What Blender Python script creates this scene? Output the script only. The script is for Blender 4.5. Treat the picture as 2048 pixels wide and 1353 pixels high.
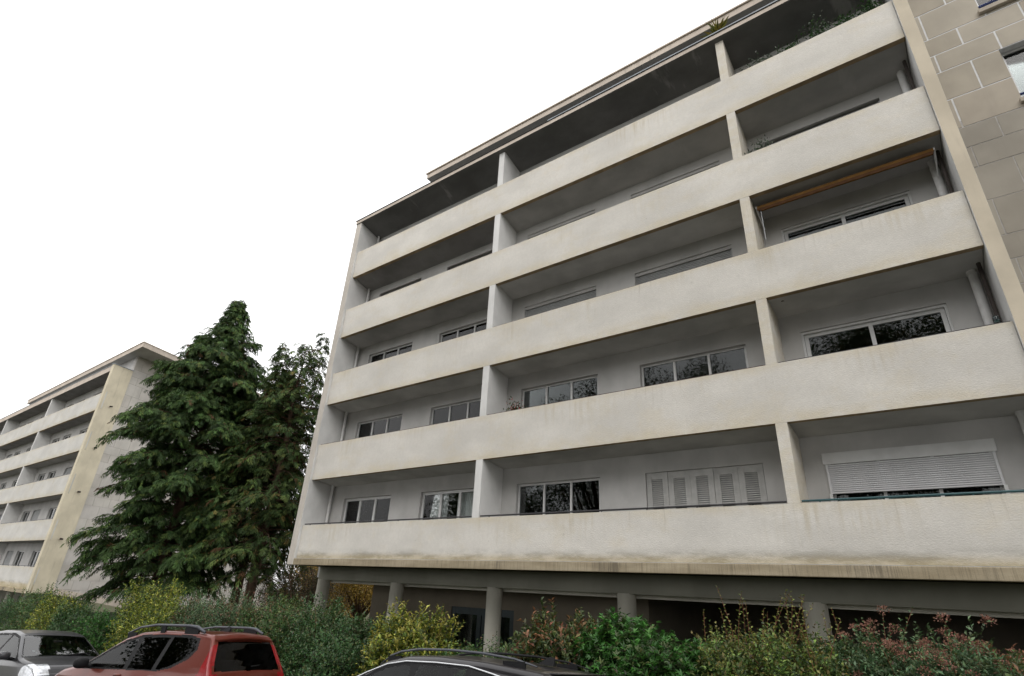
import bpy, bmesh, math, random
import numpy as np
from mathutils import Matrix, Vector

for o in list(bpy.data.objects): bpy.data.objects.remove(o)
scn = bpy.context.scene
COL = scn.collection
rng = np.random.default_rng(7)
random.seed(7)

# ------------------------------------------------------------------ camera
CAM = Vector((17.685, -11.532, 2.5))
yaw, pitch, roll = math.radians(-38.033), math.radians(25.034), math.radians(3.127)
f = Vector((math.sin(yaw)*math.cos(pitch), math.cos(yaw)*math.cos(pitch), math.sin(pitch)))
r0 = Vector((math.cos(yaw), -math.sin(yaw), 0)); u0 = r0.cross(f)
rr = r0*math.cos(roll) + u0*math.sin(roll); uu = -r0*math.sin(roll) + u0*math.cos(roll)
cd = bpy.data.cameras.new('camera'); cam = bpy.data.objects.new('camera', cd); COL.objects.link(cam)
M = Matrix((rr, uu, -f)).transposed().to_4x4(); M.translation = CAM
cam.matrix_world = M
cd.sensor_width = 36; cd.lens = 1095.16/2048*36; cd.clip_start = .05; cd.clip_end = 3000
scn.camera = cam

# ------------------------------------------------------------------ overcast sky, weak soft sun
SUN_EL, SUN_AZ = math.radians(48), math.radians(150)      # azimuth clockwise from +Y: behind and right of the camera
w = bpy.data.worlds.new('World'); scn.world = w; w.use_nodes = True
nt = w.node_tree; nt.nodes.clear()
out = nt.nodes.new('ShaderNodeOutputWorld'); bg = nt.nodes.new('ShaderNodeBackground')
sky = nt.nodes.new('ShaderNodeTexSky'); sky.sky_type = 'NISHITA'; sky.sun_disc = False
sky.sun_elevation = SUN_EL; sky.sun_rotation = SUN_AZ; sky.dust_density = 6; sky.air_density = 1.5
hs = nt.nodes.new('ShaderNodeHueSaturation'); hs.inputs['Saturation'].default_value = .35
mx = nt.nodes.new('ShaderNodeMix'); mx.data_type = 'RGBA'; mx.inputs[0].default_value = .88   # cloud cover
mx.inputs[7].default_value = (11.5, 11.45, 11.45, 1)
nt.links.new(sky.outputs[0], hs.inputs['Color']); nt.links.new(hs.outputs[0], mx.inputs[6])
nt.links.new(mx.outputs[2], bg.inputs[0]); bg.inputs[1].default_value = .15
nt.links.new(bg.outputs[0], out.inputs[0])
sd = bpy.data.lights.new('sun', 'SUN'); sd.energy = 1.0; sd.angle = math.radians(35); sd.color = (1, .97, .93)
so = bpy.data.objects.new('sun', sd); COL.objects.link(so)
sdir = Vector((math.sin(SUN_AZ)*math.cos(SUN_EL), math.cos(SUN_AZ)*math.cos(SUN_EL), math.sin(SUN_EL)))
so.rotation_euler = sdir.to_track_quat('Z', 'Y').to_euler(); so.location = (20, -30, 40)
vs = scn.view_settings; vs.view_transform = 'Standard'; vs.look = 'None'; vs.exposure = 0; vs.gamma = 1
vs.use_curve_mapping = False

# ------------------------------------------------------------------ material helpers
MATS = {}
class NT:
    def __init__(s, name):
        s.m = bpy.data.materials.new(name); s.m.use_nodes = True
        s.t = s.m.node_tree; s.t.nodes.clear()
        s.o = s.n('ShaderNodeOutputMaterial'); s.geo = None
        MATS[name] = s.m
    def n(s, ty, **kw):
        nd = s.t.nodes.new(ty)
        for k, v in kw.items(): setattr(nd, k, v)
        return nd
    def l(s, a, b): s.t.links.new(a, b)
    def pos(s):
        if s.geo is None: s.geo = s.n('ShaderNodeNewGeometry')
        return s.geo.outputs['Position']
    def objco(s):
        return s.n('ShaderNodeTexCoord').outputs['Object']
    def mapv(s, v, sc=(1, 1, 1)):
        m = s.n('ShaderNodeMapping'); m.inputs['Scale'].default_value = sc; s.l(v, m.inputs[0]); return m.outputs[0]
    def noise(s, v, scale, detail=4, rough=.55):
        n = s.n('ShaderNodeTexNoise'); n.inputs['Scale'].default_value = scale; n.inputs['Detail'].default_value = detail
        n.inputs['Roughness'].default_value = rough; s.l(v, n.inputs['Vector']); return n.outputs['Fac']
    def ramp(s, fac, a, b, lo=0., hi=1.):
        m = s.n('ShaderNodeMapRange'); m.interpolation_type = 'SMOOTHSTEP'
        m.inputs[1].default_value = a; m.inputs[2].default_value = b; m.inputs[3].default_value = lo; m.inputs[4].default_value = hi
        s.l(fac, m.inputs[0]); return m.outputs[0]
    def math(s, op, a, b=None):
        m = s.n('ShaderNodeMath', operation=op)
        for i, v in enumerate((a, b)):
            if v is None: continue
            if isinstance(v, (int, float)): m.inputs[i].default_value = v
            else: s.l(v, m.inputs[i])
        return m.outputs[0]
    def mix(s, fac, a, b, mode='MIX'):
        m = s.n('ShaderNodeMix', data_type='RGBA', blend_type=mode)
        for i, v in ((0, fac), (6, a), (7, b)):
            if isinstance(v, (int, float)): m.inputs[i].default_value = v
            elif isinstance(v, tuple): m.inputs[i].default_value = (*v[:3], 1)
            else: s.l(v, m.inputs[i])
        return m.outputs[2]
    def bsdf(s, col, rough=.8, spec=.3, bump=None, bstr=.3, bdist=.01, **kw):
        b = s.n('ShaderNodeBsdfPrincipled')
        if isinstance(col, tuple): b.inputs['Base Color'].default_value = (*col[:3], 1)
        else: s.l(col, b.inputs['Base Color'])
        if isinstance(rough, (int, float)): b.inputs['Roughness'].default_value = rough
        else: s.l(rough, b.inputs['Roughness'])
        b.inputs['Specular IOR Level'].default_value = spec
        for k, v in kw.items(): b.inputs[k.replace('_', ' ')].default_value = v
        if bump is not None:
            bp = s.n('ShaderNodeBump'); bp.inputs['Strength'].default_value = bstr; bp.inputs['Distance'].default_value = bdist
            s.l(bump, bp.inputs['Height']); s.l(bp.outputs[0], b.inputs['Normal'])
        s.l(b.outputs[0], s.o.inputs[0]); return b

def simple(name, col, rough=.6, spec=.4, var=.12, scale=6, bump=0, **kw):
    m = NT(name); p = m.objco(); n = m.noise(p, scale, 5)
    c = m.mix(m.ramp(n, .3, .7), tuple(x*(1-var) for x in col), tuple(min(1, x*(1+var)) for x in col))
    m.bsdf(c, rough, spec, bump=m.noise(p, scale*12, 3) if bump else None, bstr=bump, **kw); return m.m

ZP, ST, PH = 4.286, 2.8, 1.253        # top of the lowest parapet, storey, parapet height

def render_stucco(name, base, zp, yellow=1., seed=0., dirt=1.):
    """rough-cast render: mottling, rain streaks under copings, yellow algae and black mould low down"""
    m = NT(name); P = m.pos()
    sep = m.n('ShaderNodeSeparateXYZ'); m.l(P, sep.inputs[0])
    big = m.noise(m.mapv(P, (.5, .5, .9)), 1.1, 5)
    col = m.mix(m.ramp(big, .3, .7), tuple(x*.88 for x in base), tuple(x*1.05 for x in base))
    blot = m.ramp(m.noise(m.mapv(P, (.8, .8, 1.1)), .8, 7, .72), .50, .66)
    col = m.mix(m.math('MULTIPLY', blot, .30*dirt), col, (base[0]*.88, base[1]*.80, base[2]*.62))
    grime = m.ramp(m.noise(m.mapv(P, (2.2, 2.2, 1.4)), 1.7, 7, .75), .56, .72)
    col = m.mix(m.math('MULTIPLY', grime, .2*dirt), col, (base[0]*.66, base[1]*.64, base[2]*.60))
    t = m.math('FRACT', m.math('DIVIDE', m.math('ADD', sep.outputs[2], -(zp-PH) + 28), ST))     # 0 at a parapet's foot, .447 at its top
    st = m.noise(m.mapv(P, (5, 5, .35)), 1.6, 5, .65)
    streak = m.math('MULTIPLY', m.ramp(st, .42, .70), m.ramp(t, .12, .447))
    patch = m.ramp(m.noise(m.mapv(P, (.32, .32, .25)), 1.3, 3), .46, .68)
    col = m.mix(m.math('MULTIPLY', m.math('MULTIPLY', streak, patch), .95*dirt), col, (base[0]*.74, base[1]*.68, base[2]*.55))
    foot = m.math('MULTIPLY', m.ramp(t, .16, .0), m.ramp(m.noise(m.mapv(P, (1.2, 1.2, 2)), 1.2, 5), .3, .7))
    col = m.mix(m.math('MULTIPLY', foot, .5*yellow), col, (base[0]*.84, base[1]*.75, base[2]*.54))
    # cream stain along both edges of every parapet, thin drips under the coping
    edge = m.math('MULTIPLY', m.math('MAXIMUM', m.ramp(t, .10, .0), m.ramp(t, .36, .447)), m.ramp(m.noise(m.mapv(P, (.9, .9, 2)), 1.5, 6, .7), .32, .62))
    col = m.mix(m.math('MULTIPLY', edge, .55*yellow), col, (base[0]*.90, base[1]*.82, base[2]*.64))
    drip = m.math('MULTIPLY', m.ramp(m.noise(m.mapv(P, (16, 16, .5)), 1.3, 4, .6), .56, .70), m.ramp(t, .20, .447))
    drip = m.math('MULTIPLY', drip, m.ramp(m.noise(m.mapv(P, (.6, .6, .1)), 1.1, 3), .42, .62))
    col = m.mix(m.math('MULTIPLY', drip, .42*dirt), col, (base[0]*.52, base[1]*.48, base[2]*.40))
    # green-black mould just above the lowest ledge
    low = m.math('MULTIPLY', m.ramp(sep.outputs[2], zp-PH+.55, zp-PH+.2), m.ramp(m.noise(m.mapv(P, (.7, .7, 2.5)), 1.1, 6, .7), .40, .60))
    col = m.mix(m.math('MULTIPLY', low, .85), col, (.13, .12, .085))
    low2 = m.ramp(sep.outputs[2], zp-PH+.42, zp-PH+.22)
    col = m.mix(m.math('MULTIPLY', low2, .5*yellow), col, (.50, .40, .22))
    fine = m.noise(P, 30, 4, .7)
    grain = m.noise(P, 11, 4, .75); col = m.mix(m.ramp(grain, .35, .65, 0, .16), col, tuple(x*.62 for x in base))
    spk = m.ramp(m.noise(P, 9, 2), .70, .76)
    col = m.mix(m.math('MULTIPLY', spk, .25), col, (.25, .22, .18))
    col = m.mix(m.ramp(fine, .3, .7, .0, .12), col, tuple(x*.6 for x in base))
    m.bsdf(col, .92, .15, bump=m.noise(m.mapv(P, (1, 1, 1.6)), 26, 5, .75), bstr=.6, bdist=.018)
    return m.m

STUC = render_stucco('rough_cast', (.69, .662, .612), ZP)
STUC2 = render_stucco('rough_cast_far', (.60, .585, .55), 2.56, 1.2)

def plain_render(name, base, bumpscale=60, streaks=.3, bs=.25):
    m = NT(name); P = m.pos()
    n = m.noise(m.mapv(P, (.7, .7, .6)), 1.5, 5)
    c = m.mix(m.ramp(n, .3, .7), tuple(x*.88 for x in base), tuple(min(.9, x*1.08) for x in base))
    s2 = m.noise(m.mapv(P, (3, 3, .3)), 2, 5, .7)
    c = m.mix(m.ramp(s2, .52, .8, 0, streaks), c, tuple(x*.55 for x in base))
    m.bsdf(c, .9, .15, bump=m.noise(P, bumpscale, 3), bstr=bs, bdist=.006); return m.m
YEL = plain_render('cream_render', (.57, .505, .40), 60, .35)
YELF = plain_render('yellow_render', (.62, .56, .43), 60, .5)
WALLW = plain_render('white_wall', (.47, .462, .45), 60, .12)
INNER = plain_render('fin_white', (.66, .655, .64), 60, .1)

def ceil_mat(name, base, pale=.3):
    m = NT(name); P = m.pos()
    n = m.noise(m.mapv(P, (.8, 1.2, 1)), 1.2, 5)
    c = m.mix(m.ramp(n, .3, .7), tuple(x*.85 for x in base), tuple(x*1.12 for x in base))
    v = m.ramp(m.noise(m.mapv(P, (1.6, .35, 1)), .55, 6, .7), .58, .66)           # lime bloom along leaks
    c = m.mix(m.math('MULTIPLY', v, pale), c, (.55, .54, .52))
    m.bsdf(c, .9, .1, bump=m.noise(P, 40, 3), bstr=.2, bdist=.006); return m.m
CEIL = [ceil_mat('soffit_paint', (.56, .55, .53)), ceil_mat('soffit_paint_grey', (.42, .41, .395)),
        ceil_mat('soffit_dark', (.26, .255, .25)), ceil_mat('soffit_top', (.18, .178, .175), .32)]  # darker greys for the upper balcony rows
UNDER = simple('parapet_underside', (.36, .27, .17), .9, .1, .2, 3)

def ledge_mat():
    m = NT('ledge_concrete'); P = m.pos()
    s1 = m.noise(m.mapv(P, (30, 30, 1.2)), 1.5, 6, .75)
    base = m.mix(m.ramp(m.noise(m.mapv(P, (.6, .6, 3)), 1.5, 4), .3, .7), (.30, .25, .17), (.41, .35, .25))
    c = m.mix(m.ramp(s1, .44, .74, 0, .7), base, (.12, .10, .07))
    mould = m.math('MULTIPLY', m.ramp(m.noise(m.mapv(P, (.55, .55, .2)), 1.3, 3), .56, .7), m.ramp(s1, .35, .55))
    c = m.mix(m.math('MULTIPLY', mould, .9), c, (.06, .055, .05))
    m.bsdf(c, .9, .15, bump=m.noise(P, 50, 4), bstr=.4, bdist=.008); return m.m
LEDGE = ledge_mat()
FASC = plain_render('fascia_concrete', (.55, .48, .41), 40, .75)
SOFA = plain_render('attic_soffit', (.42, .415, .405), 40, .2)
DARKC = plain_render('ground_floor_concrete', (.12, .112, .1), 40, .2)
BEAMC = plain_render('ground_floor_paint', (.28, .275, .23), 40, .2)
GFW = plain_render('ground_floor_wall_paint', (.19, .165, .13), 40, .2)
COLC = plain_render('column_render', (.50, .48, .42), 60, .25)
STONE = []
for i, b in enumerate([(0.414, 0.373, 0.31), (0.399, 0.354, 0.293), (0.434, 0.393, 0.329), (0.39, 0.35, 0.288)]):
    STONE.append(plain_render('limestone_%d' % i, b, 70, .12, .15))
STONEG = []
for i, b in enumerate([(0.349, 0.32, 0.27), (0.329, 0.301, 0.257), (0.368, 0.334, 0.284), (0.315, 0.287, 0.243)]):
    STONEG.append(plain_render('limestone_weathered_%d' % i, b, 70, .2, .15))
STONEL = []
for i, b in enumerate([(.52, .495, .455), (.49, .46, .42), (.54, .51, .47), (.50, .475, .445)]):
    STONEL.append(plain_render('limestone_pale_%d' % i, b, 70, .35, .15))
MORT_W = simple('mortar_white', (.68, .68, .68), .9, .1, .06, 8)
MORT_G = simple('mortar_grey', (.46, .44, .42), .9, .1, .1, 8)
WHITEF = simple('white_frame', (.62, .62, .615), .45, .4, .05, 4)
ALU = simple('grey_aluminium', (.42, .44, .46), .4, .5, .06, 4)
SHUT = simple('shutter_pvc', (.60, .60, .61), .55, .3, .05, 3)
SHUTG = simple('shutter_grey', (.33, .335, .335), .6, .3, .06, 3)
SHUTP = simple('shutter_mauve', (.16, .14, .145), .6, .3, .1, 3)
SHUTM = simple('shutter_metal', (.44, .435, .42), .55, .4, .1, 5)
RAILB = simple('rail_black', (.018, .017, .019), .4, .5, .1, 5)
RAILN = simple('rail_brown', (.05, .03, .027), .5, .4, .1, 5)
RAILT = simple('rail_teal', (.012, .06, .068), .4, .5, .1, 5)
RAILU = simple('rail_blue', (.015, .03, .12), .4, .5, .1, 5)
PIPE = simple('pipe_white', (.60, .595, .585), .5, .4, .08, 5)
PIPED = simple('pipe_dark', (.05, .04, .035), .7, .3, .2, 5)
ZINC = simple('zinc', (.26, .29, .32), .4, .5, .15, 5)
BITUM = simple('bitumen', (.03, .03, .032), .8, .3, .2, 5)
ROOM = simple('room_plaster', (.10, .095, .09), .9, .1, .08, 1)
CURT = simple('curtain', (.80, .81, .80), .9, .1, .06, 5)
CURTD = simple('curtain_dark', (.13, .12, .115), .9, .1, .2, 5)
BLIND = simple('blind_blue', (.62, .68, .82), .7, .2, .04, 3)
DOORC = simple('door_petrol', (.018, .032, .036), .45, .4, .15, 4)
AWN = simple('awning_canvas', (.24, .125, .04), .85, .1, .12, 6)
AWN2 = simple('awning_valance', (.11, .055, .028), .85, .1, .12, 6)
TERRA = simple('terracotta', (.30, .13, .075), .8, .2, .15, 6)
GREENP = simple('planter_green', (.03, .05, .035), .6, .3, .1, 6)
LAMPG = simple('lamp_glass', (.32, .31, .28), .3, .5, .05, 6)

def glass(name, tint=(.9, .93, .93), ior=1.5, tr=1.):
    m = NT(name)
    fr = m.n('ShaderNodeFresnel'); fr.inputs[0].default_value = ior
    g = m.n('ShaderNodeBsdfGlossy'); g.inputs['Roughness'].default_value = .015
    t = m.n('ShaderNodeBsdfTransparent'); t.inputs[0].default_value = (*tint, 1)
    mixs = m.n('ShaderNodeMixShader'); m.l(fr.outputs[0], mixs.inputs[0]); m.l(t.outputs[0], mixs.inputs[1]); m.l(g.outputs[0], mixs.inputs[2])
    m.l(mixs.outputs[0], m.o.inputs[0]); return m.m
GLASS = glass('window_glass', (.62, .66, .66), 1.5)
CGLASS = glass('car_glass', (.50, .58, .58), 1.36)
WSGLASS = glass('windscreen_glass', (.5, .58, .58), 2.1)
GLASSC = glass('window_glass_clear', (.9, .92, .92), 1.4)
CGLASSD = glass('car_glass_privacy', (.05, .055, .06), 1.34)

# ------------------------------------------------------------------ mesh helpers
class MB:
    def __init__(s): s.v = []; s.f = []; s.mi = []
    def add(s, vs, fs, mi=0):
        b = len(s.v); s.v += [tuple(map(float, p)) for p in vs]; s.f += [tuple(b+i for i in q) for q in fs]; s.mi += [mi]*len(fs); return s
    def box(s, x0, x1, y0, y1, z0, z1, mi=0, under=None):
        vs = [(x0,y0,z0),(x1,y0,z0),(x1,y1,z0),(x0,y1,z0),(x0,y0,z1),(x1,y0,z1),(x1,y1,z1),(x0,y1,z1)]
        s.add(vs, [(0,3,2,1)], mi if under is None else under)
        s.v = s.v; b = len(s.v)-8
        for q in [(4,5,6,7),(0,1,5,4),(1,2,6,5),(2,3,7,6),(3,0,4,7)]: s.f.append(tuple(b+i for i in q)); s.mi.append(mi)
        return s
    def prism(s, poly, z0, z1, mi=0):
        n = len(poly); vs = [(*p[:2], z0) for p in poly] + [(*p[:2], z1) for p in poly]
        fs = [tuple(reversed(range(n))), tuple(range(n, 2*n))] + [(i, (i+1) % n, n+(i+1) % n, n+i) for i in range(n)]
        return s.add(vs, fs, mi)
    def tube(s, pts, rad, n=8, mi=0):
        pts = [Vector(p) for p in pts]
        if isinstance(rad, (int, float)): rad = [rad]*len(pts)
        vs, fs = [], []
        for i, p in enumerate(pts):
            d = (pts[min(i+1, len(pts)-1)] - pts[max(i-1, 0)]).normalized()
            a = d.cross(Vector((0, 0, 1)) if abs(d.z) < .95 else Vector((1, 0, 0))).normalized(); b = d.cross(a)
            for k in range(n):
                t = 2*math.pi*k/n; vs.append(p + (a*math.cos(t) + b*math.sin(t))*rad[i])
        for i in range(len(pts)-1):
            for k in range(n): fs.append((i*n+k, i*n+(k+1) % n, (i+1)*n+(k+1) % n, (i+1)*n+k))
        fs.append(tuple(range(n-1, -1, -1))); fs.append(tuple((len(pts)-1)*n+k for k in range(n)))
        return s.add(vs, fs, mi)
    def build(s, name, mats, parent=None, off=(0, 0, 0), smooth=False, bevel=0, fix=True):
        me = bpy.data.meshes.new(name); ox, oy, oz = off
        me.from_pydata([(a-ox, b-oy, c-oz) for a, b, c in s.v], [], s.f)
        if not isinstance(mats, (list, tuple)): mats = [mats]
        for m in mats: me.materials.append(m)
        if len(mats) > 1: me.polygons.foreach_set('material_index', s.mi)
        if fix:
            bm = bmesh.new(); bm.from_mesh(me); bmesh.ops.recalc_face_normals(bm, faces=bm.faces); bm.to_mesh(me); bm.free()
        if smooth: me.polygons.foreach_set('use_smooth', [True]*len(me.polygons))
        o = bpy.data.objects.new(name, me); COL.objects.link(o)
        if parent: o.parent = parent
        if bevel:
            b = o.modifiers.new('bevel', 'BEVEL'); b.width = bevel; b.segments = 2; b.limit_method = 'ANGLE'
        return o

def tag(o, label, cat=None, group=None, kind=None):
    if label: o['label'] = label
    if cat: o['category'] = cat
    if group: o['group'] = group
    if kind: o['kind'] = kind
    return o
def empty(name, loc, label, cat, group=None):
    o = bpy.data.objects.new(name, None); COL.objects.link(o); o.location = loc; o.empty_display_size = .3
    return tag(o, label, cat, group)
def cp(o, parent, loc=(0, 0, 0)):
    c = o.copy(); COL.objects.link(c); c.parent = parent; c.location = loc; return c

# ------------------------------------------------------------------ ground: the street falls to the left (-X)
def zg(x, y):
    yy = min(max(y, -9.), -4.3)
    return .065*max(min(x, 60), -90) - .40 - .05*(yy+6)

def sheet(name, xs, ys, dz, mat, zf=zg, kind='structure'):
    v = [(x, y, zf(x, y)+dz) for y in ys for x in xs]; n = len(xs)
    fcs = [(j*n+i, j*n+i+1, (j+1)*n+i+1, (j+1)*n+i) for j in range(len(ys)-1) for i in range(n-1)]
    m = MB(); m.add(v, fcs); o = m.build(name, mat, fix=False); o['kind'] = kind; return o

def ground_mats():
    m = NT('garden_soil'); P = m.pos(); n = m.noise(P, 3, 6)
    c = m.mix(m.ramp(n, .35, .65), (.035, .05, .018), (.075, .06, .035)); m.bsdf(c, .95, .1, bump=m.noise(P, 25, 5), bstr=.8, bdist=.04)
    m = NT('asphalt'); P = m.pos(); n = m.noise(P, 1.2, 6)
    c = m.mix(m.ramp(n, .3, .7), (.04, .04, .041), (.06, .06, .06)); m.bsdf(c, m.ramp(m.noise(P, .7, 3), .35, .65, .35, .8), .4, bump=m.noise(P, 90, 3), bstr=.5, bdist=.01)
    m = NT('paving'); P = m.pos(); n = m.noise(P, 2, 6)
    c = m.mix(m.ramp(n, .3, .7), (.16, .155, .145), (.22, .21, .2)); m.bsdf(c, .85, .2, bump=m.noise(P, 60, 3), bstr=.4, bdist=.01)
ground_mats()
XS = [-600, -300, -160, -90] + list(range(-85, 60, 5)) + [60, 160, 300, 600]
sheet('ground', XS, [-600, -200, -60, -20, -9, -7, -5, -4.3, 0, 4, 12, 30, 80, 200, 700], -.03, MATS['garden_soil'])
RX = list(range(-90, 61, 3))
sheet('road', RX, [-15.5, -12, -9, -8, -7, -6, -5, -4.45], 0, MATS['asphalt'])
kb = MB()
for i in range(len(RX)-1):
    a, b = RX[i], RX[i+1]; za, zb_ = zg(a, -4.4), zg(b, -4.4)
    kb.add([(a,-4.45,za-.1),(b,-4.45,zb_-.1),(b,-4.3,zb_-.1),(a,-4.3,za-.1),(a,-4.45,za+.12),(b,-4.45,zb_+.12),(b,-4.3,zb_+.12),(a,-4.3,za+.12)],
           [(4,5,6,7),(0,1,5,4),(2,3,7,6)])
kb.build('kerb', MATS['paving'])['kind'] = 'structure'
sheet('pavement', RX, [-18, -15.5], .1, MATS['paving'])

# parking bay lines between the parked cars
ln = NT('road_paint'); ln.bsdf(ln.mix(ln.ramp(ln.noise(ln.pos(), 14, 5), .4, .62), (.62, .62, .60), (.12, .12, .12)), .7, .3)
for i, x in enumerate((-2.6, 3.0, 8.6, 14.2)):
    m = MB(); pts = []
    ys = [-6.9, -6.2, -5.4, -4.6]
    m.add([(xx, y, zg(xx, y)+.004) for y in ys for xx in (x, x+.1)], [(2*j, 2*j+1, 2*j+3, 2*j+2) for j in range(3)])
    o = m.build('parking_line', MATS['road_paint'], fix=False); o['kind'] = 'structure'

# ------------------------------------------------------------------ main building
BX = (0.0, 7.63, 7.87, 15.42, 15.64, 19.35)          # bay edges
YW, YWI = .95, 1.18                                   # back wall of the balconies
main = empty('apartment_building', (9.5, 5, zg(9.5, 1)), 'long white rough-cast apartment block on round columns with five rows of balconies', 'building')
MO = tuple(main.location)
BAYS = [(-.02, 7.74, 0, 7.63), (7.741, 15.531, 7.87, 15.42), (15.532, 19.35, 15.64, 19.35)]
WINS = [[(.73, 3.2), (4.6, 7.05)], [(8.37, 10.97), (12.2, 14.87)], [(16.05, 18.65)]]
def bld(m, name, mats, par=None, **k): return m.build(name, mats, par or main, MO, **k)

def make_curtain(x0, x1, y, z0, z1, mat, par, off, gaps=(), name='curtain'):
    m = MB(); n = max(6, int((x1-x0)/.035)); vs = []; ph = rng.uniform(0, 6)
    for i in range(n+1):
        x = x0+(x1-x0)*i/n; dy = .025*math.sin(x*38+ph)+.012*math.sin(x*83+ph*2)
        vs += [(x, y+dy, z0), (x, y+dy, z1)]
    m.add(vs, [(2*i, 2*i+2, 2*i+3, 2*i+1) for i in range(n)])
    return m.build(name, mat, par, off, smooth=True, fix=False)

def window(par, off, x0, x1, z0, z1, n, y=1.03, fmat=None, fw=.055, curt=None, blind=None, gmat=None):
    fmat = fmat or WHITEF; m = MB(); d = .06
    m.box(x0, x1, y, y+d, z0, z0+fw); m.box(x0, x1, y, y+d, z1-fw, z1)
    m.box(x0, x0+fw, y+.001, y+d-.001, z0+fw, z1-fw); m.box(x1-fw, x1, y+.001, y+d-.001, z0+fw, z1-fw)
    step = (x1-x0-fw)/n; pan = []
    for i in range(n):
        a = x0+fw+step*i; b = a+step-fw
        if i < n-1: m.box(b, b+fw, y-.012, y+d-.003, z0+fw, z1-fw)
        pan.append((a, b))
    fr = m.build('window', fmat, par, off)
    for a, b in pan:
        g = MB(); g.box(a-.004, b+.004, y+.022, y+.03, z0+fw-.004, z1-fw+.004); g.build('pane', gmat or GLASS, fr, off)
    if curt:
        for a, b, mt in curt: make_curtain(x0+(x1-x0)*a, x0+(x1-x0)*b, y+.16, z0+.05, z1-.05, mt, fr, off)
    return fr

def roller(par, off, x0, x1, z0, z1, y, mat, pitch=.055, single=False, name='roller_shutter', lab=None):
    h = pitch-.006
    prof = [(0, 0), (-.008, h*.2), (-.008, h*.8), (0, h), (.01, h), (.01, 0)]
    def slat(m, z):
        n = len(prof); vs = [(x, y+p, z+q) for x in (x0, x1) for p, q in prof]
        m.add(vs, [tuple(range(n)), tuple(range(2*n-1, n-1, -1))] + [(i, (i+1) % n, n+(i+1) % n, n+i) for i in range(n)])
    fr = MB(); fr.box(x0-.03, x0+.01, y-.025, y+.045, z0, z1); fr.box(x1-.01, x1+.03, y-.025, y+.045, z0, z1)
    fr.box(x0-.03, x1+.03, y+.03, y+.04, z0, z1)
    ro = fr.build(name, mat, par, off)
    if lab: ro['label'] = lab
    k = int((z1-z0)/pitch)
    if single:
        m = MB(); slat(m, z0); s0 = m.build('slat', mat, ro, off)
        for i in range(1, k): cp(s0, ro, (0, 0, pitch*i))
    else:
        m = MB()
        for i in range(k): slat(m, z0+pitch*i)
        o = m.build('slats', mat, ro, off); o['kind'] = 'stuff'
    return ro

# shell: floors, rear rooms, side and rear walls
XL, XR, YB = -.34, 27.0, 11.5
for k in range(6):
    zb = ZP-PH+ST*k
    if k < 5:
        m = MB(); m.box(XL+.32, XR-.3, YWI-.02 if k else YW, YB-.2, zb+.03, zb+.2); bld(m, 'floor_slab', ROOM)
m = MB(); m.box(XL, -.02, YW+.002, YB, ZP-PH+.002, 17.18); bld(m, 'gable_wall', WALLW)
m = MB(); m.box(XL, XR, YB, YB+.25, ZP-PH, 17.18); bld(m, 'rear_wall', WALLW)
m = MB(); m.box(XR-.3, XR, 1.35, YB-.01, ZP-PH, 17.18); bld(m, 'gable_wall', WALLW)
m = MB()
for x in (3.9, 7.75, 11.6, 15.53, 19.48): m.box(x-.08, x+.08, YWI+.01, 5.5, ZP-PH+.21, 16.98)
m.box(XL+.33, XR-.31, 5.52, 5.7, ZP-PH+.21, 16.98); bld(m, 'room_partitions', ROOM)

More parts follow.
